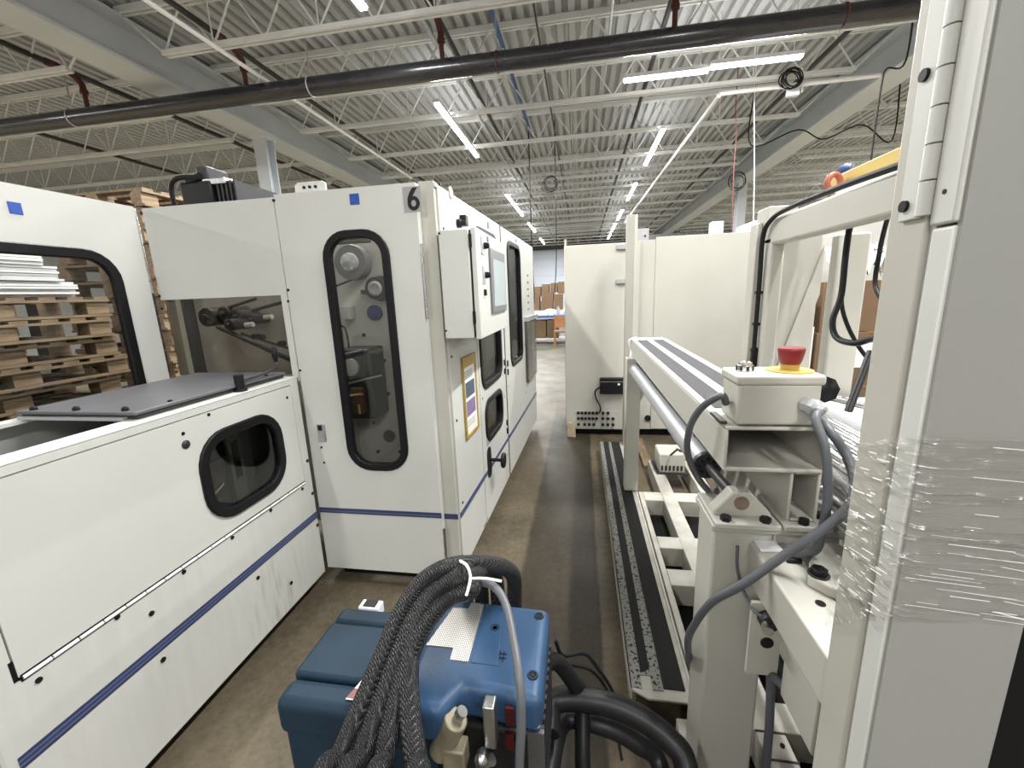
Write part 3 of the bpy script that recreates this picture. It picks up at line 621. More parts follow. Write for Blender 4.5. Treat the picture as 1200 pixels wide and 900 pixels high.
dc = MB(); holed(dc, PA, 2.17, 2.92, .5, 1.45, rrect(2.24, 2.82, .70, 1.32, .04), -.02, 0); dc.pbox(PA, 2.17, 2.92, ZB, .5, -.02, 0); dc.pbox(PA, 2.17, 2.92, 1.45, ZU, -.02, 0)
dc = dc.build('rear_panel', 'paint', tm)
MB().pbox(PA, 2.23, 2.83, .69, 1.33, .002, .03).build('smoked_guard', 'dark_pane', dc)
MB().pbox(PA, 2.2, 2.86, 1.33, 1.37, 0, .05).build('guard_rail', 'galv', dc)
for k in range(6): MB().pbox(PA, 2.48, 2.56, 1.43+k*.07, 1.45+k*.07, 0, .003).build('warning_label', 'cast_tan', dc)
MB().pbox(PA, 1.264, 1.298, ZB, ZU, -.025, .0005).build('door_gap', 'black_matte', tm)
MB().pbox(PA, .35, 1.0, .20, 1.9, -.42, -.40).build('inner_plate', 'mech_plate', tm)
MB().pbox(PA, .62, 1.05, 1.02, 1.45, -.25, -.2).build('added_white_slab', 'white_plain', tm)  # white slabs added inside to lighten the view through the panes
MB().pbox(PA, 1.45, 2.1, 1.05, 1.28, -.3, -.2).build('added_white_slab', 'white_plain', tm)
MB().pbox(PA, 1.5, 2.0, 1.5, 1.56, -.25, -.2).build('cross_rail', 'steel', tm)
for u0, u1 in ((0, 1.262), (1.30, 2.92)):
    s1 = MB().pbox(PA, u0, u1, .405, .435, 0, .004).build('stripe', 'stripe_blue', tm)
    MB().pbox(PA, u0, u1, .416, .421, .003, .0055).build('stripe_line', 'stripe_light', s1)
screws(PA, [(0.037, 2.124), (0.509, 2.125), (0.042, 1.925), (0.032, 1.3), (0.042, 0.954), (0.048, 0.475), (0.552, 0.946)], tm, .007)
gq = (0.185, 2.117); MB().lathe([(.03, 0), (.03, .004), (.025, .005), (.025, .003), (.001, .003)], PA(*gq, 0), (1, -.04, 0), 24).build('gauge', 'paint_grey', tm)
MB().lathe([(.027, .002), (.027, .0045), (.001, .0045)], PA(*gq, 0), (1, -.04, 0), 24).build('gauge_face', 'paper', tm)
q = (0.265, 1.981); MB().lathe([(.022, 0), (.022, .02), (.014, .022), (.014, .05), (.001, .052)], PA(*q, 0), (1, -.04, 0), 18).build('key_switch', 'black', tm)
MB().pbox(PA, q[0]+.04, q[0]+.09, q[1]-.005, q[1]+.05, 0, .035).build('plug', 'black', tm, bevel=.004)
# hand wheel and lock plate low on the aisle door
q = (0.637, 0.48); MB().prism(rrect(q[0]-.05, q[0]+.05, q[1]-.12, q[1]+.10, .045), PA, .002, .006).build('lock_plate', 'black', da)
MB().pbox(PA, q[0]-.04, q[0]+.05, q[1]+.12, q[1]+.17, .002, .005).build('rating_label', 'label_grey', da)
kn = MB().cyl(PA(q[0]+.02, q[1], 0), PA(q[0]+.02, q[1], .09), .012, 14).lathe([(.012, 0), (.05, .004), (.056, .014), (.05, .024), (.015, .03), (.001, .03)], PA(q[0]+.02, q[1], .085), (1, -.04, 0), 24)
kn.build('hand_wheel', 'black', da)
for z in (1.05, .98, .55, .48): MB().pbox(PA, 1.215, 1.24, z, z+.045, .002, .012).build('latch', 'black', da, bevel=.002)
for z in (1.02, .95): MB().pbox(PA, 1.33, 1.35, z, z+.05, .002, .012).build('latch', 'black', db, bevel=.002)
screws(PA, [(2.19, 1.1), (2.19, .6), (1.2, .8), (1.2, .3), (1.36, .85)], tm, .006)
MB().pbox(PA, .90, .93, 2.045, 2.085, .002, .004).build('blue_tape', 'blue_tape', da)
MB().pbox(PA, 1.9, 1.94, 2.06, 2.09, .002, .004).build('blue_tape', 'blue_tape', db)
# small bracket on the roof edge
bk = MB().prism([(-1.36, 2.10), (-1.20, 2.10), (-1.20, 2.155), (-1.215, 2.165), (-1.345, 2.165), (-1.36, 2.15)], PYf(1.99), 0, .012).build('lifting_bracket', 'paint', tm)
for x in (-1.31, -1.28, -1.25): MB().cyl((x, 1.972, 2.14), (x, 1.98, 2.14), .007, 10).build('bolt_hole', 'black', bk)

# operator control box on the aisle corner
cb = thing('control_box', 'grey-white operator control box with touch screen on the cabinet corner', 'control box', (-.56, 2.35, 1.42))
PC = PXf(-.475)
MB().box(-.655, -.51, 1.965, 2.70, 1.40, 1.905).build('body', 'paint', cb, bevel=.005)
MB().box(-.512, -.498, 1.975, 2.695, 1.405, 1.90).build('seal', 'black', cb)
dd = MB().box(-.50, -.475, 1.965, 2.72, 1.395, 1.91).build('door', 'paint', cb, bevel=.004)
MB().pbox(PC, 2.22, 2.64, 1.505, 1.845, 0, .012).build('screen_bezel', 'screen_bezel', dd, bevel=.004)
MB().pbox(PC, 2.27, 2.61, 1.54, 1.79, .008, .0135).build('screen', 'screen', dd)
for y, z in ((2.09, 1.84), (2.09, 1.70)):
    MB().pbox(PC, y-.035, y+.0, z-.04, z+.04, 0, .006).build('switch_plate', 'galv', dd)
    MB().lathe([(.016, 0), (.016, .012), (.012, .03), (.001, .032)], PC(y+.02, z, .0), (1, 0, 0), 14).build('selector_knob', 'black', dd)
MB().pbox(PC, 2.07, 2.09, 1.60, 1.63, 0, .012).build('selector_knob', 'black', dd)
MB().pbox(PC, 2.2, 2.23, 1.87, 1.895, 0, .003).build('tag', 'print_blue', dd)
for z in (1.5, 1.85): MB().cyl((-.503, 1.967, z-.03), (-.503, 1.967, z+.03), .008, 10).build('hinge', 'black', cb)
screws(PYf(1.965), [(-.648, 1.89), (-.648, 1.44)], cb, .005)
MB().box(-.66, -.60, 2.2, 2.25, 1.36, 1.42).build('mount_bracket', 'galv', cb)
# document holder
ch = thing('document_holder', 'ochre framed document holder with printed sheet below the control box', 'document holder', PA(.3, .8, .004))
u0, u1, v0, v1 = .17, .42, .80, 1.27
MB().ring(rrect(u0, u1, v0, v1, .004), rrect(u0+.018, u1-.018, v0+.018, v1-.018, .003), PA, .002, .012).build('frame', 'ochre', ch)
MB().pbox(PA, u0, u1, v1-.06, v1, .004, .014).build('clip', 'ochre', ch, bevel=.002)
sh = MB().pbox(PA, u0+.015, u1-.015, v0+.015, v1-.055, .003, .006).build('sheet', 'paper', ch)
MB().pbox(PA, u0+.04, u1-.04, 1.03, 1.12, .0055, .0068).build('printed_photo', 'print_blue', sh)
MB().pbox(PA, u0+.04, u1-.04, .92, 1.01, .0055, .0068).build('printed_photo', 'print_violet', sh)
for k in range(4): MB().pbox(PA, u0+.04, u1-.07, 1.14+k*.013, 1.146+k*.013, .0055, .0066).build('printed_line', 'label_grey', sh)
for k in range(3): MB().pbox(PA, u0+.04, u1-.06, .86+k*.014, .866+k*.014, .0055, .0066).build('printed_line', 'label_grey', sh)
# motor on top of the hood
mt = thing('drive_motor', 'black motor with cable on top of the white hood panel', 'motor', (-2.0, 2.1, 2.1))
MB().box(-2.06, -1.88, 2.04, 2.2, 2.10, 2.235).build('body', 'black', mt, bevel=.012)
MB().box(-1.97, -1.90, 2.06, 2.20, 2.23, 2.31).build('terminal_box', 'dark_metal', mt, bevel=.008)
MB().box(-1.93, -1.80, 2.05, 2.5, 2.215, 2.245).build('heat_sink', 'steel', mt, bevel=.004)
for k in range(5): MB().box(-1.86+.025*k, -1.85+.025*k, 2.06, 2.6, 2.11, 2.23).build('fin', 'dark_metal', mt)
MB().cyl((-2.02, 2.06, 2.24), (-1.94, 2.06, 2.26), .02, 12).build('connector', 'black', mt)
MB().tube([(-1.95, 2.05, 2.255), (-2.06, 2.04, 2.255), (-2.12, 2.05, 2.22), (-2.13, 2.06, 2.11)], .012, 8).build('cable', 'cable_black', mt)

# ================================================================== PALLETS BEYOND
def make_pallet(lab, grp):
    t = thing('wooden_pallet', lab, 'pallet', (0, 0, 0), grp)
    W_, D_ = 1.2, 1.0      # along Y, along X
    b0 = None
    for x in (-.43, 0, .43):
        for y in (-.53, 0, .53):
            if b0 is None:
                b0 = MB().box(-.05, .05, -.07, .07, 0, .085); b0 = b0.build('block', 'wood', t)
                b0.location = (x, y, .022)
            else: dup(b0, (x, y, .022), t)
    s0 = MB().box(-.05, .05, -.6, .6, 0, .016).build('bottom_board', 'wood', t); s0.location = (-.45, 0, .004)
    for x in (0, .45): dup(s0, (x, 0, .004), t)
    u0 = MB().box(-.5, .5, -.045, .045, 0, .018).build('deck_board', 'wood', t); u0.location = (0, -.55, .123)
    for k in range(1, 8): dup(u0, (0, -.55+k*.157, .123), t)
    e0 = MB().box(-.05, .05, -.6, .6, 0, .016).build('stringer_board', 'wood', t); e0.location = (-.45, 0, .107)
    for x in (0, .45): dup(e0, (x, 0, .107), t)
    return t
PGA, PGB = 'pallets stacked under the white bundles', 'pallets in the tall stack behind the hood'
pa = make_pallet('wooden pallet in the stack under white bundles, seen through the guard window', PGA)
FT = ['topmost', 'second', 'third', 'fourth', 'fifth', 'sixth', 'seventh', 'eighth', 'ninth', 'tenth', 'eleventh', 'twelfth', 'thirteenth', 'fourteenth', 'fifteenth', 'sixteenth', 'seventeenth', 'eighteenth']
for k in range(12):
    o = pa if k == 0 else dup(pa); o['label'] = FT[11-k]+' wooden pallet from the top in the stack under the white bundles'
    o.location = (-3.92+random.uniform(-.03, .03), 2.02+random.uniform(-.04, .04), k*.1415)
for k in range(18):
    o = dup(pa, label=FT[17-k]+' wooden pallet from the top in the tall stack above the hood'); o['group'] = PGB
    o.location = (-3.95+random.uniform(-.03, .03), 3.65+random.uniform(-.04, .04), k*.1415)
for k in range(12):
    o = dup(pa, label=FT[11-k]+' wooden pallet from the top in the leftmost stack behind the guard window'); o['group'] = 'pallets stacked at far left'
    o.location = (-3.95+random.uniform(-.03, .03), .70+random.uniform(-.04, .04), k*.1415)
for k in range(24):  # extra row added to block light coming through the stack gaps
    o = dup(pa, label=FT[11-k % 12]+(' added light-blocking pallet from the top, behind the white-bundle stack' if k < 12 else ' added light-blocking pallet from the top, behind the leftmost stack')); o['group'] = 'added pallets that block light behind the stacks'
    o.location = (-5.05, 2.02 if k < 12 else .7, (k % 12)*.1415)
for i, (y0, y1, z0, z1, lab) in enumerate(((1.5, 2.45, 1.70, 1.80, 'lowest white wrapped bundle on the pallets behind the guard window'), (1.55, 2.38, 1.802, 1.90, 'middle white wrapped bundle behind the guard window'), (1.5, 2.3, 1.902, 2.03, 'topmost white wrapped bundle behind the guard window'), (.2, 1.4, 1.70, 2.03, 'large white wrapped bundle at far left behind the guard window'))):
    mb = MB(); n = 6
    for a in range(n): mb.box(-4.3+random.uniform(0, .03), -3.45+random.uniform(-.04, .03), y0, y1, z0+(z1-z0)*a/n+.002, z0+(z1-z0)*(a+1)/n-.001)
    tag(mb.build('paper_bundle', 'white_plain', base=(-3.9, (y0+y1)/2, z0)), lab, 'bundle', 'white bundles on the pallets')
#PART3
# ================================================================== CENTRE: BLUE HOT-MELT UNIT
bu = thing('hot_melt_unit', 'blue hot-melt glue unit with black hoses standing in the aisle foreground', 'glue unit', (-.4, .82, 0))
MB().box(-.71, -.335, .70, .99, .10, .66).build('tank_housing', 'blue_dark', bu, bevel=.025, seg=4)
tk = MB().box(-.712, -.333, .765, .935, .655, .70).build('tank_lid', 'blue_dark', bu, bevel=.010)
MB().box(-.712, -.333, .938, .995, .64, .698).build('lid_rim', 'blue_dark', bu, bevel=.012)
MB().box(-.712, -.333, .690, .762, .60, .698).build('lid_rim', 'blue_dark', bu, bevel=.022, seg=4)
MB().box(-.665, -.60, .995, 1.03, .665, .70).build('hinge_bracket', 'white_plain', bu, bevel=.003)
MB().box(-.652, -.613, 1.0, 1.025, .69, .703).build('hinge_pocket', 'black', bu)
# sloped cover with the overhanging lip
cov = [(-.335, 1.012), (-.088, 1.0), (-.086, .725), (-.262, .742), (-.292, .675), (-.40, .68), (-.40, 1.0)]
MB().prism(cov, lambda u, v, d: (u, v, d), .655, .75).build('cover', 'blue_cover', bu, bevel=.022, seg=4)
MB().prism([(-.262, .97), (-.215, .97), (-.195, .80), (-.262, .80)], lambda u, v, d: (u, v, d), .7495, .7525).build('cover_recess', 'blue_cover', bu, bevel=.002)
gr = MB().prism([(-.355, .965), (-.312, .968), (-.310, .99), (-.272, .988), (-.268, .80), (-.312, .80), (-.315, .835), (-.385, .835)], lambda u, v, d: (u, v, d), .749, .753).build('grille', 'grille', bu)
for x, y in ((-.115, .965), (-.112, .785), (-.225, .91)):
    MB().torus((x, y, .751), (0, 0, 1), .010, .003, 16, 6).build('screw_recess', 'blue_dark', bu); MB().cyl((x, y, .748), (x, y, .7525), .006, 12).build('screw', 'black', bu)
for k in range(2):
    MB().box(-.205, -.18, .82+k*.012, .824+k*.012, .750, .7515).build('molded_mark', 'blue_dark', bu); MB().box(-.199+k*.010, -.196+k*.010, .812, .842, .750, .7515).build('molded_mark', 'blue_dark', bu)
MB().box(-.335, -.10, .73, .99, .10, .655).build('electric_housing', 'black', bu, bevel=.01)
for k in range(10): MB().box(-.100, -.085, .74+k*.025, .752+k*.025, .42, .655).build('cooling_fin', 'dark_metal', bu)
MB().box(-.12, -.084, .728, .738, .25, .66).build('side_rail', 'steel', bu)
MB().box(-.74, -.06, .68, 1.02, .04, .10).build('base', 'black', bu, bevel=.008)
MB().cyl((-0.309, 0.69, 0.625), (-0.266, 0.69, 0.72), .026, 20).build('solenoid', 'cast_tan', bu, bevel=.003)
MB().cyl((-0.259, 0.69, 0.73), (-0.251, 0.69, 0.742), .012, 14).build('solenoid_tip', 'steel', bu)
MB().box(*sorted(((-0.294, 0.67, 0.654)[0], (-0.245, 0.67, 0.663)[0])), .66, .70, *sorted(((-0.277, 0.67, 0.614)[2], (-0.273, 0.67, 0.667)[2]))).build('manifold_plate', 'cast_tan', bu, bevel=.004)
MB().cyl((-0.327, 0.69, 0.674), (-0.296, 0.69, 0.724), .006, 8).build('lead', 'cable_grey', bu)
MB().box(*sorted(((-0.205, 0.68, 0.724)[0], (-0.18, 0.68, 0.728)[0])), .68, .71, *sorted(((-0.197, 0.68, 0.663)[2], (-0.192, 0.68, 0.77)[2]))).build('steel_bar', 'steel', bu, bevel=.003)
MB().lathe([(.014, 0), (.014, .02), (.008, .026), (.001, .028)], (-0.209, 0.68, 0.649), (0, -1, .3), 16).build('bolt', 'steel', bu)
MB().cyl((-0.219, 0.68, 0.611), (-0.19, 0.68, 0.637), .012, 14).build('pipe_stub', 'steel', bu)
for p, q in (((594, 833), (606, 846)), ((594, 862), (606, 876))):
    pass
MB().box(*sorted(((-0.166, 0.72, 0.709)[0], (-0.147, 0.72, 0.711)[0])), .722, .729, *sorted(((-0.158, 0.72, 0.678)[2], (-0.156, 0.72, 0.724)[2]))).build('warning_label', 'red_dark', bu)
MB().box(*sorted(((-0.169, 0.72, 0.643)[0], (-0.15, 0.72, 0.646)[0])), .722, .729, *sorted(((-0.16, 0.72, 0.611)[2], (-0.159, 0.72, 0.654)[2]))).build('warning_label', 'red_dark', bu)
lb = thing('warranty_tag', 'white and red printed tag on the blue tank lid beside the hoses', 'tag', (-0.524, 0.784, 0.7))
def lidp(px0, px1): pass
a = Vector((-.505, .735, .7015)); u = Vector((.05, .0, 0)); 
MB().add([(-0.54, 0.715, 0.7012), (-0.508, 0.715, 0.7012), (-0.474, 0.862, 0.7012), (-0.503, 0.862, 0.7012), (-0.54, 0.715, 0.7025), (-0.508, 0.715, 0.7025), (-0.474, 0.862, 0.7025), (-0.503, 0.862, 0.7025)], [(0,3,2,1),(4,5,6,7),(0,1,5,4),(1,2,6,5),(2,3,7,6),(3,0,4,7)]).build('sheet', 'paper', lb)
MB().add([(-0.539, 0.718, 0.7024), (-0.5085, 0.718, 0.7024), (-0.5035, 0.742, 0.7024), (-0.533, 0.742, 0.7024), (-0.539, 0.718, 0.7032), (-0.5085, 0.718, 0.7032), (-0.5035, 0.742, 0.7032), (-0.533, 0.742, 0.7032)], [(0,3,2,1),(4,5,6,7),(0,1,5,4),(1,2,6,5),(2,3,7,6),(3,0,4,7)]).build('printed_band', 'red', lb)
MB().torus((-.508, .785, .703), (0, 0, 1), .011, .0025, 18, 6).build('printed_ring', 'black', lb)
for y in (.815, .83, .845): MB().box(-.505, -.485, y, y+.008, .7024, .7032).build('printed_line', 'label_grey', lb)
# braided hoses: up from the front, over the cover, down behind
HG = 'braided hoses of the glue unit'
def hose(lab, pts, r, m='braid', nm='braided_hose', grp=HG):
    if nm in ('braided_hose', 'grey_hose'): pts = [(pts[0][0]-.01, pts[0][1]+.05, r), (pts[0][0]-.035, pts[0][1]-.015, .13)]+pts if nm == 'braided_hose' else pts+[(pts[-1][0], pts[-1][1], .14), (pts[-1][0], pts[-1][1]-.02, r)]
    return tag(MB().tube(pts, r, 14, 8).build(nm, m, base=pts[0]), lab, 'hose', grp)
hose('outermost left braided black hose looping over the blue unit', [(-0.489, 0.544, 0.686), (-0.481, 0.594, 0.706), (-0.472, 0.659, 0.741), (-0.45, 0.735, 0.804), (-0.422, 0.804, 0.876), (-0.374, 0.848, 0.932), (-0.291, 0.868, 0.962), (-0.20, 1.0, .86), (-0.20, 1.07, .70), (-0.22, 1.08, .40)], 0.0215)
hose('second braided black hose from the left looping over the blue unit', [(-0.436, 0.538, 0.695), (-0.434, 0.598, 0.715), (-0.426, 0.671, 0.756), (-0.409, 0.743, 0.817), (-0.385, 0.797, 0.874), (-0.338, 0.836, 0.921), (-0.267, 0.851, 0.943), (-0.25, 1.0, .86), (-0.25, 1.07, .70), (-0.27, 1.08, .40)], 0.0215)
hose('third braided black hose passing in front of the blue tank', [(-0.372, 0.532, 0.707), (-0.383, 0.592, 0.722), (-0.392, 0.665, 0.757), (-0.384, 0.731, 0.809), (-0.356, 0.785, 0.864), (-0.311, 0.822, 0.906), (-0.257, 0.834, 0.925), (-0.29, 1.0, .86), (-0.30, 1.07, .70), (-0.32, 1.08, .40)], 0.021)
hose('rightmost braided black hose hanging straight down the unit front', [(-0.286, 0.532, 0.725), (-0.313, 0.586, 0.732), (-0.35, 0.652, 0.757), (-0.378, 0.719, 0.8), (-0.383, 0.779, 0.855), (-0.35, 0.826, 0.909), (-0.279, 0.86, 0.954), (-0.34, 1.0, .86), (-0.35, 1.07, .70), (-0.37, 1.08, .40)], 0.0225)
hose('smooth grey hose drooping over the right of the blue cover', [(-0.254, 0.88, 0.913), (-0.198, 0.82, 0.945), (-0.165, 0.78, 0.932), (-0.14, 0.72, 0.903), (-0.12, 0.66, 0.865), (-0.117, 0.64, 0.788), (-0.126, 0.64, 0.616)], .009, 'cable_grey', 'grey_hose', None)
tie = thing('cable_tie', 'white cable tie around the hose bundle', 'cable tie', (-0.291, 0.9, 0.932))
MB().tube([(-0.292, 0.86, 0.979), (-0.266, 0.835, 0.985), (-0.256, 0.825, 0.964), (-0.255, 0.8, 0.952), (-0.258, 0.79, 0.941)], .0035, 6).build('band', 'conduit_white', tie)
MB().tube([(-0.259, 0.825, 0.959), (-0.221, 0.82, 0.966), (-0.181, 0.82, 0.962)], .003, 6).build('tail', 'paper', tie)
# black hoses on the floor right of the unit
hose('thick black hose running from the blue unit toward the bench leg', [(-.10, .98, .34), (-0.086, 1.064, 0.36), (0.045, 1.08, 0.36), (0.159, 1.068, 0.34), (0.253, 1.037, 0.3), (0.29, 0.986, 0.26), (.27, .80, .10)], .034, 'cable_black', 'black_hose', 'black hoses right of the unit')
hose('second thick black hose below the first right of the blue unit', [(-.10, .90, .26), (-0.061, 1.084, 0.26), (0.059, 1.089, 0.26), (0.163, 1.081, 0.22), (0.236, 1.05, 0.16), (.2, .78, .06)], .028, 'cable_black', 'black_hose', 'black hoses right of the unit')
hose('black hose rising beside the right edge of the blue cover', [(-.14, .93, .60), (-0.082, 1.053, 0.52), (-0.028, 1.081, 0.42), (-0.002, 1.106, 0.33), (.0, 1.0, .2), (.02, .95, .04)], .024, 'cable_black', 'black_hose', 'black hoses right of the unit')
hose('thin black cable arching above the thick hoses', [(-.08, 1.05, .60), (-0.059, 1.097, 0.5), (0.007, 1.162, 0.45), (0.054, 1.174, 0.38), (0.107, 1.205, 0.25), (.17, 1.2, .06)], .006, 'cable_black', 'black_cable', 'thin cables beside the glue unit')
hose('lower thin black cable under the arching one', [(-.08, 1.03, .55), (-0.054, 1.106, 0.46), (0.02, 1.154, 0.4), (0.066, 1.184, 0.32), (0.098, 1.226, 0.2), (.13, 1.15, .05)], .005, 'cable_black', 'black_cable', 'thin cables beside the glue unit')
mf = thing('hose_manifold', 'black hose connector block on the floor beside the blue unit', 'connector', (.0, .9, 0))
MB().box(-.06, .02, .82, .96, 0, .22).build('body', 'black', mf, bevel=.01)
MB().cyl((-.02, .86, .22), (-.02, .86, .27), .02, 12).build('union', 'steel', mf)
MB().cyl((.02, .9, .12), (.08, .9, .12), .018, 12).build('union', 'steel', mf)

# ================================================================== RIGHT: STEP AND FLOOR FRAME
sp = thing('walkway_step', 'long low steel step with black grip tape strips beside the aisle', 'step', (.29, 2.7, 0))
MB().prism([(.178, 4.07), (.405, 4.07), (.405, 1.325), (.24, 1.325), (.18, 1.36)], lambda u, v, d: (u, v, d), .112, .12).build('plate', 'paint_worn', sp)
MB().box(.20, .275, 1.42, 4.06, .1195, .1225).build('worn_strip', 'grip_worn', sp)
MB().prism([(.182, 4.06), (.212, 4.06), (.222, 1.36), (.185, 1.365)], lambda u, v, d: (u, v, d), .1196, .1228).build('peeled_edge', 'grip_worn', sp)
MB().prism([(.213, 4.06), (.262, 4.06), (.262, 1.45), (.225, 1.43)], lambda u, v, d: (u, v, d), .1205, .1235).build('grip_tape', 'grip', sp)
MB().prism([(.262, 4.06), (.285, 4.06), (.300, 1.36), (.262, 1.36)], lambda u, v, d: (u, v, d), .1196, .1230).build('peeled_edge', 'grip_worn', sp)
MB().prism([(.288, 4.06), (.368, 4.06), (.380, 1.37), (.302, 1.37)], lambda u, v, d: (u, v, d), .1205, .1238).build('grip_tape', 'grip', sp)
MB().box(.398, .408, 1.325, 4.07, .04, .128).build('right_flange', 'paint_worn', sp)
MB().box(.178, .186, 1.36, 4.07, .06, .12).build('left_flange', 'paint_worn', sp)
for y in (1.6, 2.4, 3.2, 3.9): MB().box(.19, .40, y, y+.05, 0, .112).build('foot', 'paint_worn', sp)

bf = thing('base_frame', 'worn white steel floor frame of beams under the bench', 'frame', (.65, 2.2, 0))
for x0, x1, y0, y1 in ((.415, .445, 1.245, 2.985), (.575, .668, .55, 3.6), (.86, .95, .55, 3.6)): MB().box(x0, x1, y0, y1, 0, .13).build('rail', 'paint_worn', bf, bevel=.004)
for y0, y1, x0, x1 in ((2.86, 2.99, .445, .86), (2.28, 2.40, .445, .86), (1.96, 2.09, .445, .795), (1.25, 1.36, .445, .86)):
    MB().box(x0, x1, y0, y1, .01, .128).build('cross_beam', 'paint_worn', bf, bevel=.004)
for y in (1.03, 1.15, 1.24, .82, .9): MB().box(.574, .669, y, y+.006, .128, .133).build('joint_strip', 'dark_metal', bf)
for y in (1.02, 1.2): MB().cyl((.64, y, .13), (.64, y, .137), .007, 10).build('bolt', 'black', bf)
MB().box(.446, .858, .9, 2.85, .0, .006).build('shade_oil_sheet', 'black_matte', bf)  # black sheet added for the deep shade and oily floor under the frame
MB().box(.335, .395, .98, 1.30, 0, .075).build('foot_block', 'paint_worn', bf)
for y in (1.08, 1.19): MB().box(.335, .395, y, y+.005, .074, .078).build('joint_strip', 'dark_metal', bf)
jb = thing('floor_motor', 'beige vented motor housing on the floor behind the bench leg', 'motor', (.72, 3.4, 0))
MB().box(.62, .82, 3.32, 3.55, .135, .30).build('body', 'paint_cream', jb, bevel=.012)
for k in range(6): MB().box(.635+k*.03, .65+k*.03, 3.312, 3.322, .16, .20).build('vent', 'dark_metal', jb)
MB().box(.60, .84, 3.3, 3.58, .13, .14).build('foot', 'dark_metal', jb)
tag(MB().tube([(.70, 3.30, .30), (.70, 3.1, .42), (.66, 2.9, .5), (.6, 2.5, .65), (.55, 2.2, .9)], .008, 8).build('black_cable', 'cable_black', base=(.7, 3.3, .3)), 'black cable hanging under the bench behind the silver roller', 'cable')
pk = MB().box(.87, .96, 3.7, 4.4, .0, .035); pk.box(.5, .62, 3.75, 4.45, 0, .03)
tag(MB().box(.56, .64, 3.7, 4.45, .0, .035).build('timber_plank', 'wood', base=(.6, 4, 0)), 'loose timber plank on the floor behind the bench', 'plank')

# ================================================================== RIGHT: BENCH
bn = thing('conveyor_bench', 'white steel bench beam with two dark grip strips on its top', 'bench', (.48, 2.1, 0))
BX0, BX1 = .362, .598
def plate(nm, *b, m='paint_cream', bev=.004): return MB().box(*b).build(nm, m, bn, bevel=bev)
plate('top_plate', BX0, BX1, 1.085, 3.12, 1.242, 1.252)
plate('side_plate', BX0, BX0+.008, 1.085, 3.12, 1.138, 1.244)
plate('side_plate', BX1-.008, BX1, 1.085, 3.12, 1.138, 1.244)
plate('bottom_plate', BX0, BX1, 1.085, 3.12, 1.130, 1.142)
plate('end_cap', BX0+.008, BX1-.008, 3.10, 3.115, 1.142, 1.242)
for x0, x1 in ((.385, .452), (.492, .560)): MB().box(x0, x1, 1.26, 3.02, 1.2515, 1.254).build('grip_strip', 'grip_light', bn)
MB().box(.378, .57, 3.02, 3.11, 1.2515, 1.262).build('end_strap', 'white_plain', bn, bevel=.003)
plate('under_beam', .528, .536, 1.095, 3.08, .992, 1.131)
plate('under_beam', .592, .600, 1.095, 3.08, .992, 1.131)
plate('under_beam', .536, .592, 1.095, 3.08, .992, 1.000); plate('under_beam', .536, .592, 1.095, 3.08, 1.122, 1.131)
plate('seat_plate', .515, .63, 1.07, 1.25, .975, .992)
screws(lambda u, v, d: (u, v, .992+d), [(.62, 1.12), (.565, 1.085)], bn, .012, 'black', .014, 'bolt')
# near leg, its cap plate and the arm toward the wrapped column
plate('near_leg', .352, .505, 1.10, 1.24, 0, .955, bev=.008)
plate('leg_cap', .345, .70, 1.085, 1.26, .955, .975)
plate('cross_member', .505, .78, 1.10, 1.20, .78, .955)
plate('arm', .445, .545, .707, 1.10, .815, .925, bev=.006)
plate('arm_cap', .455, .51, 1.05, 1.098, .925, .932, m='white_plain', bev=.002)
plate('far_leg', .315, .412, 2.99, 3.08, .132, 1.13)
MB().prism([(.412, 1.13), (.56, 1.13), (.412, .80)], lambda u, v, d: (u, 3.02+d, v), 0, .02).build('gusset', 'paint_cream', bn)
bp = MB().prism([(.505, .93), (.53, .895), (.565, .872), (.60, .90), (.72, .90), (.72, 1.07), (.60, 1.07), (.535, .985)], lambda u, v, d: (u, v, d), .926, .952).build('bolt_plate', 'paint_cream', bn, bevel=.004)
MB().cyl((.53, .935, .952), (.53, .935, .968), .0175, 6).build('hex_bolt', 'black', bn, bevel=.002)
MB().cyl((.53, .935, .951), (.53, .935, .955), .022, 16).build('washer', 'dark_metal', bn)
MB().cyl((.505, .872, .9245), (.505, .872, .927), .010, 12).build('bolt_hole', 'black', bn)
MB().box(.50, .535, 1.01, 1.05, .924, .936).build('gland', 'black', bn, bevel=.003)
# bearing block on the leg
bb = MB().prism([(.355, .988), (.50, .988), (.50, 1.0), (.447, 1.058), (.40, 1.058), (.355, 1.0)], PYf(1.12), -.04, .005).build('bearing_block', 'paint_cream', bn, bevel=.004)
MB().box(.348, .508, 1.07, 1.25, .974, .990).build('bearing_foot', 'paint_cream', bn, bevel=.003)
MB().cyl((.424, 1.112, 1.028), (.424, 1.122, 1.028), .019, 20).build('bearing_bore', 'wood_dark', bb)
for x in (.378, .476): MB().cyl((x, 1.09, .99), (x, 1.09, 1.002), .014, 6).build('bolt', 'black', bb)
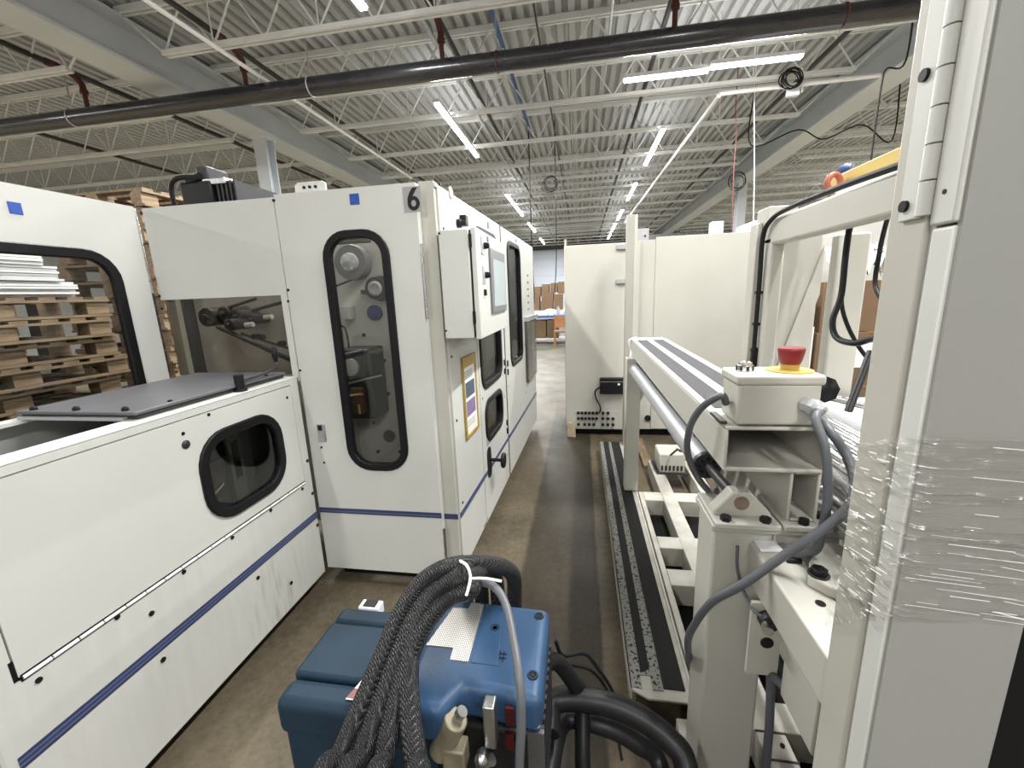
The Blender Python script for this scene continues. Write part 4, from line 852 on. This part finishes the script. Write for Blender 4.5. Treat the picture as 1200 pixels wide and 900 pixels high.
# roller tube under the beam edge
rl = thing('roller_tube', 'long silver roller tube hung below the left edge of the bench', 'roller', (.39, 2.1, 1.03))
MB().cyl((.400, 1.36, 1.035), (.372, 3.02, 1.05), .042, 28).build('tube', 'alu_tube', rl)
MB().cyl((.4005, 1.345, 1.035), (.400, 1.365, 1.035), .043, 28).build('end_ring', 'dark_metal', rl)
MB().cyl((.418, 1.14, 1.03), (.400, 1.36, 1.035), .014, 18).build('shaft', 'dark_metal', rl)
for k in range(8):
    a = k*.785; MB().cyl((.40+.024*math.cos(a), 1.338, 1.035+.024*math.sin(a)), (.40+.024*math.cos(a), 1.348, 1.035+.024*math.sin(a)), .005, 8).build('bolt', 'black', rl)
MB().cyl((.405, 1.3, 1.082), (.382, 3.0, 1.094), .005, 8).build('guide_wire', 'black', rl)
for y in (1.5, 1.9, 2.3, 2.7): MB().box(.395, .403, y, y+.012, 1.08, 1.112).build('clip', 'black', rl)
MB().tube([(.36, 3.0, 1.05), (.345, 3.06, 1.09), (.36, 3.12, 1.16), (.345, 3.12, 1.24), (.39, 3.1, 1.262)], .010, 8).build('strap', 'white_plain', rl)

# emergency stop station
es = thing('emergency_stop_box', 'small cream switch box with red mushroom stop button on the bench end', 'switch box', (.47, 1.14, 1.255))
MB().box(.384, .572, 1.085, 1.205, 1.256, 1.362).build('body', 'paint_cream', es, bevel=.008, seg=3)
MB().box(.378, .578, 1.08, 1.21, 1.358, 1.384).build('cover', 'paint_cream', es, bevel=.008, seg=3)
MB().lathe([(.052, 0), (.052, .003), (.001, .003)], (.522, 1.145, 1.384), (0, 0, 1), 36).build('legend_disc', 'yellow', es)
MB().lathe([(.021, 0), (.021, .016), (.019, .018)], (.522, 1.145, 1.386), (0, 0, 1), 28).build('button_collar', 'ochre', es)
MB().lathe([(.022, 0), (.026, .012), (.030, .034), (.030, .038), (.028, .041), (.001, .042)], (.522, 1.145, 1.402), (0, 0, 1), 32).build('mushroom_button', 'red', es)
MB().lathe([(.020, 0), (.020, .014), (.016, .016), (.016, .022), (.012, .023), (.001, .018)], (.418, 1.15, 1.384), (0, 0, 1), 24).build('pilot_button', 'chrome', es)
for k in range(8): MB().box(.418+.0185*math.cos(k*.785)-.003, .418+.0185*math.cos(k*.785)+.003, 1.15+.0185*math.sin(k*.785)-.003, 1.15+.0185*math.sin(k*.785)+.003, 1.386, 1.398).build('knurl', 'dark_metal', es)
MB().lathe([(.018, 0), (.018, .018), (.022, .018), (.022, .03), (.013, .036), (.011, .05), (.001, .05)], (.535, 1.086, 1.312), (.55, -1, -.1), 6).build('cable_gland', 'galv', es)
MB().box(.352, .368, 1.10, 1.19, 1.254, 1.262).build('mounting_ear', 'dark_metal', es)
CG = 'grey cables at the bench end'
def cab(lab, pts, r, m='cable_grey', grp=CG): return tag(MB().tube(pts, r, 12, 10).build('power_cable', m, base=pts[0]), lab, 'cable', grp)
cab('grey cable from the stop box gland looping down to the bolted plate', [(.556, 1.05, 1.306), (0.531, 1.02, 1.292), (0.541, 0.99, 1.235), (0.551, 0.98, 1.147), (0.554, 0.98, 1.083), (0.555, 0.99, 1.023), (0.552, 1, 0.971), (.518, 1.03, .935)], .0095)
cab('grey cable sweeping from behind the stop box across the bench leg', [(.60, 1.15, 1.27), (0.558, 1.02, 1.272), (0.582, 0.99, 1.226), (0.59, 0.96, 1.174), (0.575, 0.94, 1.123), (0.536, 0.95, 1.057), (0.473, 0.97, 0.974), (0.39, 0.98, 0.879), (0.337, 1.02, 0.793), (0.316, 1.08, 0.672), (0.315, 1.14, 0.552), (.372, 1.30, .30)], .0105)
cab('dark grey cable looping left from the stop box over the bench side', [(.375, 1.14, 1.30), (0.355, 1.12, 1.324), (0.32, 1.16, 1.28), (0.303, 1.2, 1.209), (0.311, 1.24, 1.121), (0.342, 1.26, 1.045), (0.385, 1.27, 0.986), (.40, 1.24, 1.0)], .0095)
cab('thin grey lead from the bench leg into the round connector', [(0.411, 1.085, 0.918), (0.413, 1.08, 0.857), (0.429, 1.075, 0.796), (0.423, 1, 0.8), (0.43, 0.955, 0.812)], .004)
# grey motor box under the arm
mo = thing('junction_box', 'light grey metal box under the bench arm beside the leg', 'junction box', (.56, .95, .55))
MB().box(.485, .60, .80, .95, .60, .814).build('body', 'paint_cream', mo, bevel=.006)
MB().box(.425, .50, 1.0, 1.01, .60, .814).build('plate', 'paint_cream', mo)
MB().cyl((.46, 1.0, .775), (.46, .975, .775), .022, 16).build('connector', 'dark_metal', mo)
MB().cyl((.452, .975, .775), (.445, .95, .775), .013, 12).build('plug', 'steel', mo)
MB().cyl((.468, .998, .70), (.468, 1.001, .70), .016, 14).build('hole', 'black', mo)
MB().cyl((.50, .797, .62), (.50, .803, .62), .008, 10).build('screw', 'dark_metal', mo)
cab('short grey cable leaving the junction box behind the bench leg', [(.50, .94, .62), (.49, 1.0, .60), (.505, 1.04, .56), (.515, 1.04, .4), (.53, 1.06, .14)], .011)
#PART4
# ================================================================== RIGHT: ROLLER RODS AND PORTAL FRAME
rt = thing('roller_table', 'bank of shiny steel rollers right of the bench', 'roller table', (.8, 1.5, 0))
for k in range(7):
    x = .665+k*.048
    MB().cyl((x, .92, 1.095-k*.004), (x, 1.98, 1.095-k*.004), .017, 18).build('roller', 'chrome', rt)
for k in range(5): MB().cyl((.64+k*.05, .95, 1.01), (.64+k*.05, 1.95, 1.01), .014, 14).build('roller', 'steel', rt)
MB().box(.63, .99, 1.96, 2.0, .13, 1.13).build('end_plate', 'paint_cream', rt)
MB().box(.66, .99, .90, .93, .95, 1.13).build('end_plate', 'dark_metal', rt)
MB().box(.70, .98, .90, .98, 0.13, .95).build('leg', 'dark_metal', rt)
MB().cyl((0.8, 1.524, 1.227), (0.98, 1.557, 1.174), .012, 14).build('cross_shaft', 'steel', rt)
MB().lathe([(.02, 0), (.045, .01), (.045, .03), (.02, .04), (.001, .042)], (0.8, 1.533, 1.246), (0, -1, .2), 8).build('clamp_knob', 'black', rt)
MB().cyl((0.8, 1.371, 1.214), (0.88, 1.438, 1.386), .011, 14).build('lever', 'dark_metal', rt)
MB().box(.99, 1.3, 1.5, 2.0, 1.06, 1.10).build('side_table', 'white_plain', rt)
MB().box(1.0, 1.1, 1.0, 1.95, .0, 1.06).build('side_leg', 'paint_cream', rt)

pf = thing('portal_frame', 'cream steel portal frame with cables right of the stop box', 'frame', (.95, 1.7, 0))
def pp(nm, *b, m='paint_cream', bev=.006): return MB().box(*b).build(nm, m, pf, bevel=bev)
pp('top_beam', .80, .86, .98, 2.10, 1.765, 1.875, bev=.012)
pp('far_post', .80, .858, 2.02, 2.10, 0, 1.80, bev=.01)
pp('post_plate', .86, 1.02, 2.06, 2.075, .131, 1.80)
MB().prism([(1.02, 1.55), (1.02, 1.75), (.87, 1.2), (.87, 1.0)], PYf(2.055), 0, .012).build('brace', 'paint_cream', pf)
pp('second_post', 1.08, 1.20, 2.05, 2.12, 0, 1.80, bev=.01)
pp('post_rib', .775, .80, 2.12, 2.20, 1.05, 1.87); pp('post_rib', .83, .845, 2.16, 2.2, 1.2, 1.84)
pp('post_foot', .74, .88, 2.10, 2.2, 1.12, 1.14)
pp('corner_block', .80, .92, 2.08, 2.20, 1.83, 1.93)
MB().tube([(.795, 1.0, 1.872), (.79, 1.5, 1.885), (.79, 1.85, 1.885), (.785, 2.0, 1.865), (.78, 2.06, 1.80), (.785, 2.07, 1.6), (.785, 2.07, 1.25)], .010, 8).build('edge_cable', 'cable_black', pf)
for z in (1.3, 1.42, 1.56): MB().box(.772, .80, 2.062, 2.08, z, z+.012).build('cable_tie', 'black', pf)
MB().box(.775, .80, 2.06, 2.085, 1.2, 1.32).build('cable_sleeve', 'black', pf, bevel=.006)
CP = 'black cables on the portal frame'
cab('thick black cable looping inside the portal frame', [(0.943, 1.72, 1.844), (0.92, 1.7, 1.787), (0.907, 1.68, 1.686), (0.898, 1.66, 1.556), (0.87, 1.64, 1.47), (0.866, 1.6, 1.414), (0.863, 1.5, 1.405), (0.88, 1.45, 1.422), (0.849, 1.3, 1.457)], .010, 'cable_black', CP)
cab('thinner black cable hanging beside the looping one in the portal', [(0.937, 1.72, 1.845), (0.916, 1.7, 1.773), (0.92, 1.7, 1.6), (0.927, 1.7, 1.51), (0.966, 1.7, 1.417), (1.026, 1.7, 1.329), (1.039, 1.6, 1.278)], .007, 'cable_black', CP)
cab('black cable bunch at the right inside of the portal', [(0.986, 1.6, 1.896), (0.967, 1.6, 1.757), (0.962, 1.6, 1.677), (0.964, 1.6, 1.582), (0.946, 1.5, 1.516)], .007, 'cable_black', CP)
yb = thing('yellow_beam', 'yellow bar lying on top of the portal frame', 'bar', (.95, 1.4, 1.88))
a_, b_ = (0.93, 1.814, 1.956), (0.93, 1.51, 1.949)
MB().box(.90, .96, .93, a_[1], (a_[2]+b_[2])/2-.02, (a_[2]+b_[2])/2+.018).build('bar', 'yellow', yb, bevel=.004)
MB().box(.86, .96, .95, 1.70, 1.876, 1.903).build('white_cover', 'white_plain', yb)
MB().add([(.98, 1.50, 1.76), (1.02, 1.50, 1.76), (1.02, 1.56, 1.76), (.98, 1.56, 1.76), (1.16, 1.30, 1.56), (1.20, 1.30, 1.56), (1.20, 1.36, 1.56), (1.16, 1.36, 1.56)], [(0,3,2,1),(4,5,6,7),(0,1,5,4),(1,2,6,5),(2,3,7,6),(3,0,4,7)]).build('diagonal_stay', 'yellow', yb)
orr = tag(MB().torus((0.86, 1.713, 1.934), (.35, -1, 0), .026, .010, 28, 12).build('lifting_ring', 'orange', base=(.87, 1.7, 1.9)), 'orange lifting ring at the end of the yellow bar', 'ring')
tag(MB().lathe([(.012, -.02), (.03, -.018), (.034, 0), (.03, .018), (.012, .02), (.001, .02)], (0.98, 1.879, 1.997), (1, -.8, .0), 28).build('blue_pulley', 'navy', base=(.98, 1.76, 1.9)), 'dark blue pulley behind the orange ring', 'pulley')

# ================================================================== RIGHT: WRAPPED FOREGROUND COLUMN
wc = thing('machine_column', 'tall cream machine column with hinged panel filling the right edge', 'column', (.5, .65, 0))
CX = .43; PR = lambda u, v, d: (CX-d, u, v)      # faces -X
MB().box(CX, .56, .636, .705, 0, 2.75).build('post', 'paint_cream', wc, bevel=.004)
MB().box(CX+.006, .56, .626, .636, 0, 2.75).build('groove', 'mech_plate', wc)
MB().box(CX, .585, .590, .626, 0, 1.660).build('door_edge', 'paint', wc, bevel=.004)
MB().box(CX-.003, .585, .590, .627, 1.663, 2.75).build('upper_leaf', 'paint', wc, bevel=.003)
MB().box(CX+.003, .588, .585, .592, 0, 2.75).build('front_panel', 'panel_grey', wc)
hp = MB().box(CX-.006, CX, .642, .678, 1.675, 2.7).build('hinge_leaf', 'paint', wc, bevel=.002)
for k in range(16): MB().cyl((CX-.006, .634, 1.677+k*.0415), (CX-.006, .634, 1.7165+k*.0415), .0085, 14).build('hinge_knuckle', 'paint', wc)
screws(PR, [(0.665, 1.847), (0.667, 1.694), (.668, 2.05)], hp, .0075, 'black', .010)
MB().box(.588, .80, .60, .80, 0, 1.22).build('black_inner_panel', 'black_matte', wc)
MB().cyl((CX-.001, .61, 1.70), (CX-.004, .61, 1.70), .003, 8).build('screw', 'dark_metal', wc)
# stretch film wound round it
def film():
    mb = MB(); path = []
    for i in range(9): path.append((CX-.006-.004*abs(math.sin(i*1.3)), .71-.118*i/8))
    for i in range(1, 19): path.append((CX+.155*i/18, .579-.003*abs(math.sin(i*.9))))
    nz = 40; n = len(path)
    for j in range(nz+1):
        for i, (x, y) in enumerate(path):
            s = i/(n-1); zt = 1.405-.06*max(0, 1-s*3); zb_ = 1.125+.02*s-.12*max(0, 1-s*3)
            z = zb_+(zt-zb_)*j/nz; wv = .0022*math.sin(j*2.1+i*.35)+.0015*math.sin(j*5.3-i*.8)
            mb.v.append((x-(wv if i < 9 else 0), y-(wv if i >= 9 else 0), z))
    for j in range(nz):
        for i in range(n-1): mb.f.append((j*n+i, j*n+i+1, (j+1)*n+i+1, (j+1)*n+i))
    return mb
fl = thing('stretch_film', 'clear wrinkled stretch film wound around the right foreground column', 'plastic film', (.45, .6, 1.12))
film().build('sheet', 'film', fl)
for k in range(46):  # short white slivers modelled as glints on the film
    z = random.uniform(1.10, 1.36); y = random.uniform(.60, .69); ln = random.uniform(.006, .025)
    MB().tube([(CX-.011, y, z), (CX-.0115, y-ln, z+ln*.22)], random.uniform(.0004, .0009), 5).build('film_glint', 'glint_white', fl)
for k in range(26):
    z = random.uniform(1.14, 1.40); x = random.uniform(CX, CX+.13); ln = random.uniform(.02, .12)
    MB().tube([(x, .5755, z), (min(x+ln, CX+.155), .5755, z-ln*.09)], random.uniform(.00025, .0005), 5).build('film_glint', 'glint_white', fl)

# ================================================================== BACK: ELECTRICAL CABINETS
ec = thing('electrical_cabinet', 'tall cream electrical cabinet with cable glands at its foot beside the aisle', 'cabinet', (.2, 4.9, 0))
YC = 4.6; PE = PYf(YC)
MB().box(-.175, .60, YC, 5.3, .075, 2.075).build('body', 'paint_cream', ec, bevel=.006)
MB().box(-.14, .58, YC+.06, 5.25, 0, .075).build('plinth', 'black_matte', ec)
MB().pbox(PE, -.06, .43, .085, .29, 0, .004).build('gland_plate', 'paint_cream', ec)
rows = [(x, .27) for x in (-.035, .005, .045, .085, .125, .165, .235, .29)]+[(x, .205) for x in (-.035, .005, .045, .085, .125, .165, .235, .29, .345)]+[(x, .135) for x in (-.035, .035, .085, .135, .235, .29, .345)]
g0 = None
for x, z in rows:
    if g0 is None: g0 = MB().lathe([(.017, 0), (.017, .012), (.012, .014), (.012, .028), (.001, .028)], (.2, 4.9, 0), (0, -1, 0), 12).build('cable_gland', 'black', ec); g0.location = (x-.2, YC-.004-4.9, z)
    else: dup(g0, (x-.2, YC-.004-4.9, z), ec)
for z in (2.03, 1.69): MB().pbox(PE, .36, .47, z-.02, z+.02, 0, .03).build('latch_rail', 'label_grey', ec)
MB().cyl((-.16, YC+.02, 2.075), (-.16, YC+.02, 2.14), .012, 10).build('lifting_eye', 'paint_cream', ec)
pw = thing('power_supply', 'black power supply box with cord mounted on the cream cabinet', 'power supply', (.32, 4.56, .5))
MB().pbox(PE, .20, .46, .50, .675, .001, .07).build('body', 'black', pw, bevel=.006)
MB().pbox(PE, .20, .46, .635, .64, .068, .073).build('seam', 'label_grey', pw)
MB().pbox(PE, .385, .41, .60, .62, .07, .073).build('sticker', 'paper', pw)
MB().tube([(.2, 4.565, .57), (.15, 4.56, .53), (.16, 4.565, .44), (.20, 4.57, .36), (.205, 4.57, .30), (.185, 4.585, .27)], .008, 8).build('cord', 'cable_black', pw)
tag(MB().prism([(-.165, 0), (-.065, 0), (-.07, .12), (-.09, .17), (-.15, .17), (-.16, .12)], PYf(4.56), 0, .035).build('paper_wedge', 'kraft', base=(-.11, 4.55, 0), bevel=.006), 'crumpled tan paper wedge at the foot of the cream cabinet', 'wedge')
rc = thing('side_cabinet', 'wide plain cream cabinet behind the bench', 'cabinet', (1.2, 4.9, 0))
MB().box(.602, 1.74, 4.62, 5.3, .08, 2.09).build('body', 'paint_cream', rc)
MB().box(.75, 1.735, 4.60, 4.62, .09, 2.11).build('door', 'paint_cream', rc, bevel=.005)
MB().box(.61, 1.72, 4.66, 5.25, 0, .08).build('plinth', 'black_matte', rc)
MB().cyl((.72, 4.615, .21), (.72, 4.60, .21), .033, 18).build('rubber_grommet', 'black', rc)
screws(PYf(4.62), [(.80, .33)], rc, .01)
MB().box(.55, .72, 4.9, 4.95, 2.09, 2.24).build('bracket_plate', 'label_grey', rc)
for x in (.59, .68): MB().cyl((x, 4.9, 2.16), (x, 4.895, 2.16), .012, 10).build('bolt', 'dark_metal', rc)
po = thing('steel_post', 'slim cream upright post standing behind the bench end', 'post', (.44, 4.0, 0))
MB().box(.395, .465, 3.98, 4.04, 0, 2.24).build('tube', 'post_grey', po, bevel=.004)
MB().box(.465, .490, 3.985, 4.035, .2, 2.24).build('flange', 'paint_cream', po)
MB().box(.36, .52, 3.94, 4.10, 0, .02).build('base_plate', 'paint_worn', po)

# ================================================================== BEYOND: BOXES AT THE RIGHT, BENCH AT THE FAR END
def carton(lab, x0, x1, y0, y1, z0, z1, label=True, m='cardboard', grp=None):
    t = thing('cardboard_box', lab, 'box', ((x0+x1)/2, (y0+y1)/2, z0), grp)
    MB().box(x0, x1, y0, y1, z0, z1).build('body', m, t, bevel=.004)
    if label: MB().box(x0+.1, x0+.1+min(.35, (x1-x0)*.45), y0-.004, y0, z0+.35*(z1-z0), z0+.85*(z1-z0)).build('label', 'paper', t)
    MB().box((x0+x1)/2-.03, (x0+x1)/2+.03, y0-.003, y1, z1-.001, z1+.002).build('tape', 'ochre', t)
GB = 'boxes behind the portal frame'
carton('large plain cardboard box on the floor behind the portal frame', 1.95, 2.85, 3.9, 4.7, 0, .72, False, grp=GB)
carton('cardboard box with white label at mid height behind the portal frame', 1.98, 2.80, 3.92, 4.7, .722, 1.18, grp=GB)
carton('upper cardboard box under the white papers behind the portal', 2.0, 2.75, 3.95, 4.7, 1.182, 1.60, False, grp=GB)
carton('cardboard box stack seen in the narrow gap of the portal frame', 1.80, 1.93, 3.95, 4.6, 0, 1.45, grp=GB)
bx = thing('printed_box', 'white printed box with dark blue letters in the portal gap', 'box', (1.95, 4.4, 1.452))
MB().box(1.78, 1.99, 4.3, 4.6, 1.45, 2.0).build('body', 'white_plain', bx)
text('NE', .085, PYf(4.3), 1.90, 1.56, .001, 'navy', bx)
MB().box(1.84, 1.92, 4.295, 4.3, 1.75, 1.83).build('printed_patch', 'print_blue', bx)
MB().box(1.84, 1.88, 4.295, 4.3, 1.88, 1.95).build('indicator', 'green_led', bx)
for i, (x, y, z, a, lab) in enumerate(((2.25, 3.99, 1.603, .2, 'crumpled white paper left on the boxes in the portal'), (2.42, 4.02, 1.603, -.3, 'crumpled white paper in the middle on the boxes'), (2.56, 3.99, 1.603, .5, 'crumpled white paper right on the boxes in the portal'))):
    mb = MB(); n = 7
    for r_ in range(n):
        for c_ in range(n): mb.v.append((x+(c_/6-.5)*.26+.02*math.sin(r_+a), y+(r_/6)*.25, z+.004+.20*abs(math.sin(c_*1.3+r_*.9+i))+.02*r_))
    for r_ in range(n-1):
        for c_ in range(n-1): mb.f.append((r_*n+c_, r_*n+c_+1, (r_+1)*n+c_+1, (r_+1)*n+c_))
    o = tag(mb.build('crumpled_paper', 'paper', base=(x, y, z)), lab, 'paper', 'papers on the boxes'); sd = o.modifiers.new('solid', 'SOLIDIFY'); sd.thickness = .002
pn = thing('white_panel', 'pale upright machine panel behind the portal frame with a dark slot', 'panel', (2.5, 4.9, 0))
MB().box(2.16, 3.4, 4.85, 4.95, 0, 2.22).build('sheet', 'paint', pn)
MB().box(2.18, 2.28, 4.82, 4.85, 1.6, 2.1).build('slot', 'wood_dark', pn)
tag(MB().box(2.4, 3.6, 5.4, 6.2, 0, 2.3).build('wrapped_load', 'white_plain', base=(2.9, 5.8, 0), bevel=.04), 'white wrapped load behind the pale panel', 'load')
tag(MB().box(2.2, 2.5, 6.2, 6.8, 2.0, 2.42).build('wrapped_load', 'white_plain', base=(2.0, 6.5, 2.0), bevel=.03), 'translucent white wrapped goods above the wide cream cabinet', 'load')
tag(MB().box(2.1, 2.6, 6.2, 6.8, 0, 1.998).build('storage_crate', 'wood_dark', base=(2.0, 6.5, 0), bevel=.01), 'dark crate standing behind the wide cream cabinet', 'crate')
dp = thing('dark_partition', 'dark grey ribbed partition beyond the wide cabinet', 'partition', (3, 15, 0))
for k in range(12): MB().box(1.9+k*.25, 2.13+k*.25, 15, 15.05, 0, 3.35).build('panel', 'wall_dark', dp)
tag(MB().box(3.05, 3.3, 11.0, 11.3, 0, 3.1).build('duct_post', 'column_paint', base=(3.2, 11.1, 0), bevel=.01), 'short pale duct just above the cream cabinet top', 'duct')
# far end workbench
wk = thing('workbench', 'blue-topped workbench at the far end of the aisle', 'workbench', (-1.1, 13.8, 0))
MB().box(-1.75, -.1, 13.4, 14.2, .84, .90).build('top', 'conduit_blue', wk)
for x in (-1.7, -.15):
    for y in (13.45, 14.15): MB().box(x-.03, x+.03, y-.03, y+.03, 0, .84).build('leg', 'galv', wk)
MB().box(-1.6, -.3, 13.5, 14.1, .14, .18).build('shelf', 'white_plain', wk)
for i, (x0, x1, z0, z1, y, lab) in enumerate(((-1.55, -1.12, .182, .74, 13.5, 'left cardboard box under the far workbench'), (-1.08, -.72, .182, .76, 13.5, 'right cardboard box under the far workbench'))): carton(lab, x0, x1, y, y+.5, z0, z1, False, grp='boxes under the workbench')
for i, (x0, x1, z0, z1, lab) in enumerate(((-1.45, -1.02, 1.0, 1.32, 'lowest brown box on the far rack'), (-1.42, -1.0, 1.32, 1.62, 'middle brown box on the far rack'), (-1.40, -1.15, 1.62, 1.92, 'upper left brown box on the far rack'), (-1.10, -.85, 1.62, 1.95, 'upper right brown box on the far rack'), (-1.9, -1.5, 1.0, 1.5, 'brown box at the left end of the far rack'), (-.98, -.66, 1.0, 1.55, 'tall brown box near the right end of the far rack'), (-1.85, -1.45, 1.5, 1.85, 'brown box on top at the left end of the far rack'), (-.82, -.5, 1.56, 1.98, 'brown box on top at the right end of the far rack'))): carton(lab, x0, x1, 15.5, 16, z0, z1, False, grp='boxes on the far rack')
rk = thing('storage_rack', 'grey storage rack holding brown boxes at the far end', 'rack', (-1.2, 15.8, 0))
MB().box(-2.0, -.3, 15.45, 16.1, .94, .998).build('shelf', 'galv', rk)
for x in (-1.97, -.33): MB().box(x-.03, x+.03, 15.5, 15.56, 0, 2.0).build('upright', 'galv', rk)
for i in range(9):
    x = -1.02+.055*(i % 5); z = .902
    lab = ['white bottle', 'small white carton', 'pale jar', 'grey canister', 'white roll', 'pale blue tub', 'white packet', 'dark bottle', 'white jug'][i]+' among the clutter on the far workbench'
    h_ = [.2, .12, .15, .28, .1, .16, .34, .22, .3][i]
    tag(MB().lathe([(.05, 0), (.055, h_*.7), (.03, h_*.85), (.03, h_), (.001, h_)], (-.98+.085*i, 13.55+.1*(i % 3), z), (0, 0, 1), 10).build(['bottle', 'carton', 'jar', 'canister', 'roll', 'tub', 'packet', 'bottle', 'jug'][i], ['white_plain', 'paper', 'wall', 'label_grey', 'paper', 'column_paint', 'white_plain', 'black', 'white_plain'][i], base=(-.98+.085*i, 13.6, z)), lab, 'container', 'clutter on the far workbench')
tag(MB().box(-1.6, -1.05, 13.45, 13.8, .902, 1.02).build('flat_carton', 'white_plain', base=(-1.3, 13.6, .9), bevel=.01), 'flat white carton lying on the far workbench', 'carton')
tag(MB().lathe([(.28, 0), (.24, .10), (.12, .18), (.001, .2)], (-1.0, 13.9, .902), (0, 0, 1), 18).build('dust_hood', 'label_grey', base=(-1, 13.9, .9)), 'grey domed cover on the far workbench', 'cover')
cr = thing('wooden_chair', 'brown wooden chair with pale seat in front of the far workbench', 'chair', (-.62, 12.9, 0))
MB().box(-.82, -.42, 12.7, 13.1, .42, .47).build('seat', 'wood', cr)
for x in (-.8, -.44):
    for y in (12.72, 13.08): MB().box(x-.02, x+.02, y-.02, y+.02, 0, .42 if y < 13 else .95).build('leg', 'wood_far', cr)
MB().box(-.8, -.44, 13.07, 13.10, .55, .9).build('backrest', 'wood_far', cr)
gc = thing('electrical_locker', 'pale grey upright locker at the end of the left machine row', 'locker', (-1.7, 9, 0))
MB().box(-2.0, -1.32, 9.4, 9.9, 0, 1.5).build('body', 'column_paint', gc)
MB().box(-1.98, -1.34, 9.38, 9.4, .05, 1.45).build('door', 'column_paint', gc)

# ================================================================== HANGING CORDS AND COILS
def cord(nm, lab, pts, r, m):
    pts = [(pts[0][0], pts[0][1], 4.87)]+pts
    if nm == 'swagged_cable': pts = pts+[(pts[-1][0], pts[-1][1], 4.87)]
    tag(MB().tube(pts, r, 6, 6).build(nm, m, base=pts[-1]), lab, 'cord', 'cords hanging from the roof')
cord('hanging_cord', 'red cord hanging from the roof right of the lamps', [(2.339, 7.6, 4.237), (2.378, 7.6, 3.855), (2.374, 7.6, 3.368), (2.409, 7.6, 2.476)], .007, 'red_cord')
cord('hanging_cord', 'straight white cord hanging above the wide cabinet', [(2.456, 7.2, 4.25), (2.524, 7.2, 3.369), (2.583, 7.2, 2.436)], .007, 'conduit_white')
cord('hanging_cord', 'black cord dropping behind the blue pulley', [(3.607, 6, 4.005), (3.43, 6, 3.94), (3.395, 6, 3.815), (3.385, 6, 3.422), (3.383, 6, 2.874)], .010, 'cable_black')
cord('hanging_cord', 'dark double cord hanging over the far aisle', [(-0.496, 9, 3.646), (-0.5, 9, 2.34), (-0.548, 9, 1.569)], .009, 'cable_black')
cord('hanging_cord', 'thin dark cord at the far end of the machine row', [(-1.005, 9, 3.2), (-0.998, 9, 2.195), (-0.981, 9, 1.497), (-1.044, 9, 1.231)], .012, 'cable_black')
cord('swagged_cable', 'dark cable swagged between joists at the upper right', [(2.869, 8.4, 3.938), (3.583, 8.4, 4.108), (3.987, 8.4, 3.929), (4.536, 8.4, 4.095), (5.004, 8.4, 3.812)], .011, 'cable_black')
def coil(lab, c, n, R, r=.008):
    t = thing('cable_coil', lab, 'cable coil', c)
    for i in range(n):
        MB().torus((c[0]+random.uniform(-.03, .03), c[1]+.02*i, c[2]+random.uniform(-.03, .03)), (random.uniform(-.3, .3), 1, random.uniform(-.3, .3)), R*random.uniform(.75, 1.1), r, 24, 6).build('loop', 'cable_black', t)
coil('black cable coil hanging by the right end of the paired lamps', (2.798, 6.8, 4.275), 6, .12)
coil('black cable coil hung above the far aisle', (-0.596, 9, 3.733), 5, .14, .005)
coil('black cable coil hanging at the far right girder', (3.864, 12, 4.147), 5, .2, .006)
jx = thing('junction_box_ceiling', 'small white junction box on the conduit below the paired lamps', 'junction box', (2.855, 6.95, 4.16))
MB().box(*(lambda p: (p[0]-.07, p[0]+.07, p[1]-.04, p[1]+.04, p[2]-.06, p[2]+.06))((2.855, 6.95, 4.16))).build('box', 'white_plain', jx)
MB().cyl((2.945, 6.95, 4.426), (2.973, 6.95, 4.137), .014, 8).build('drop', 'conduit_white', jx)
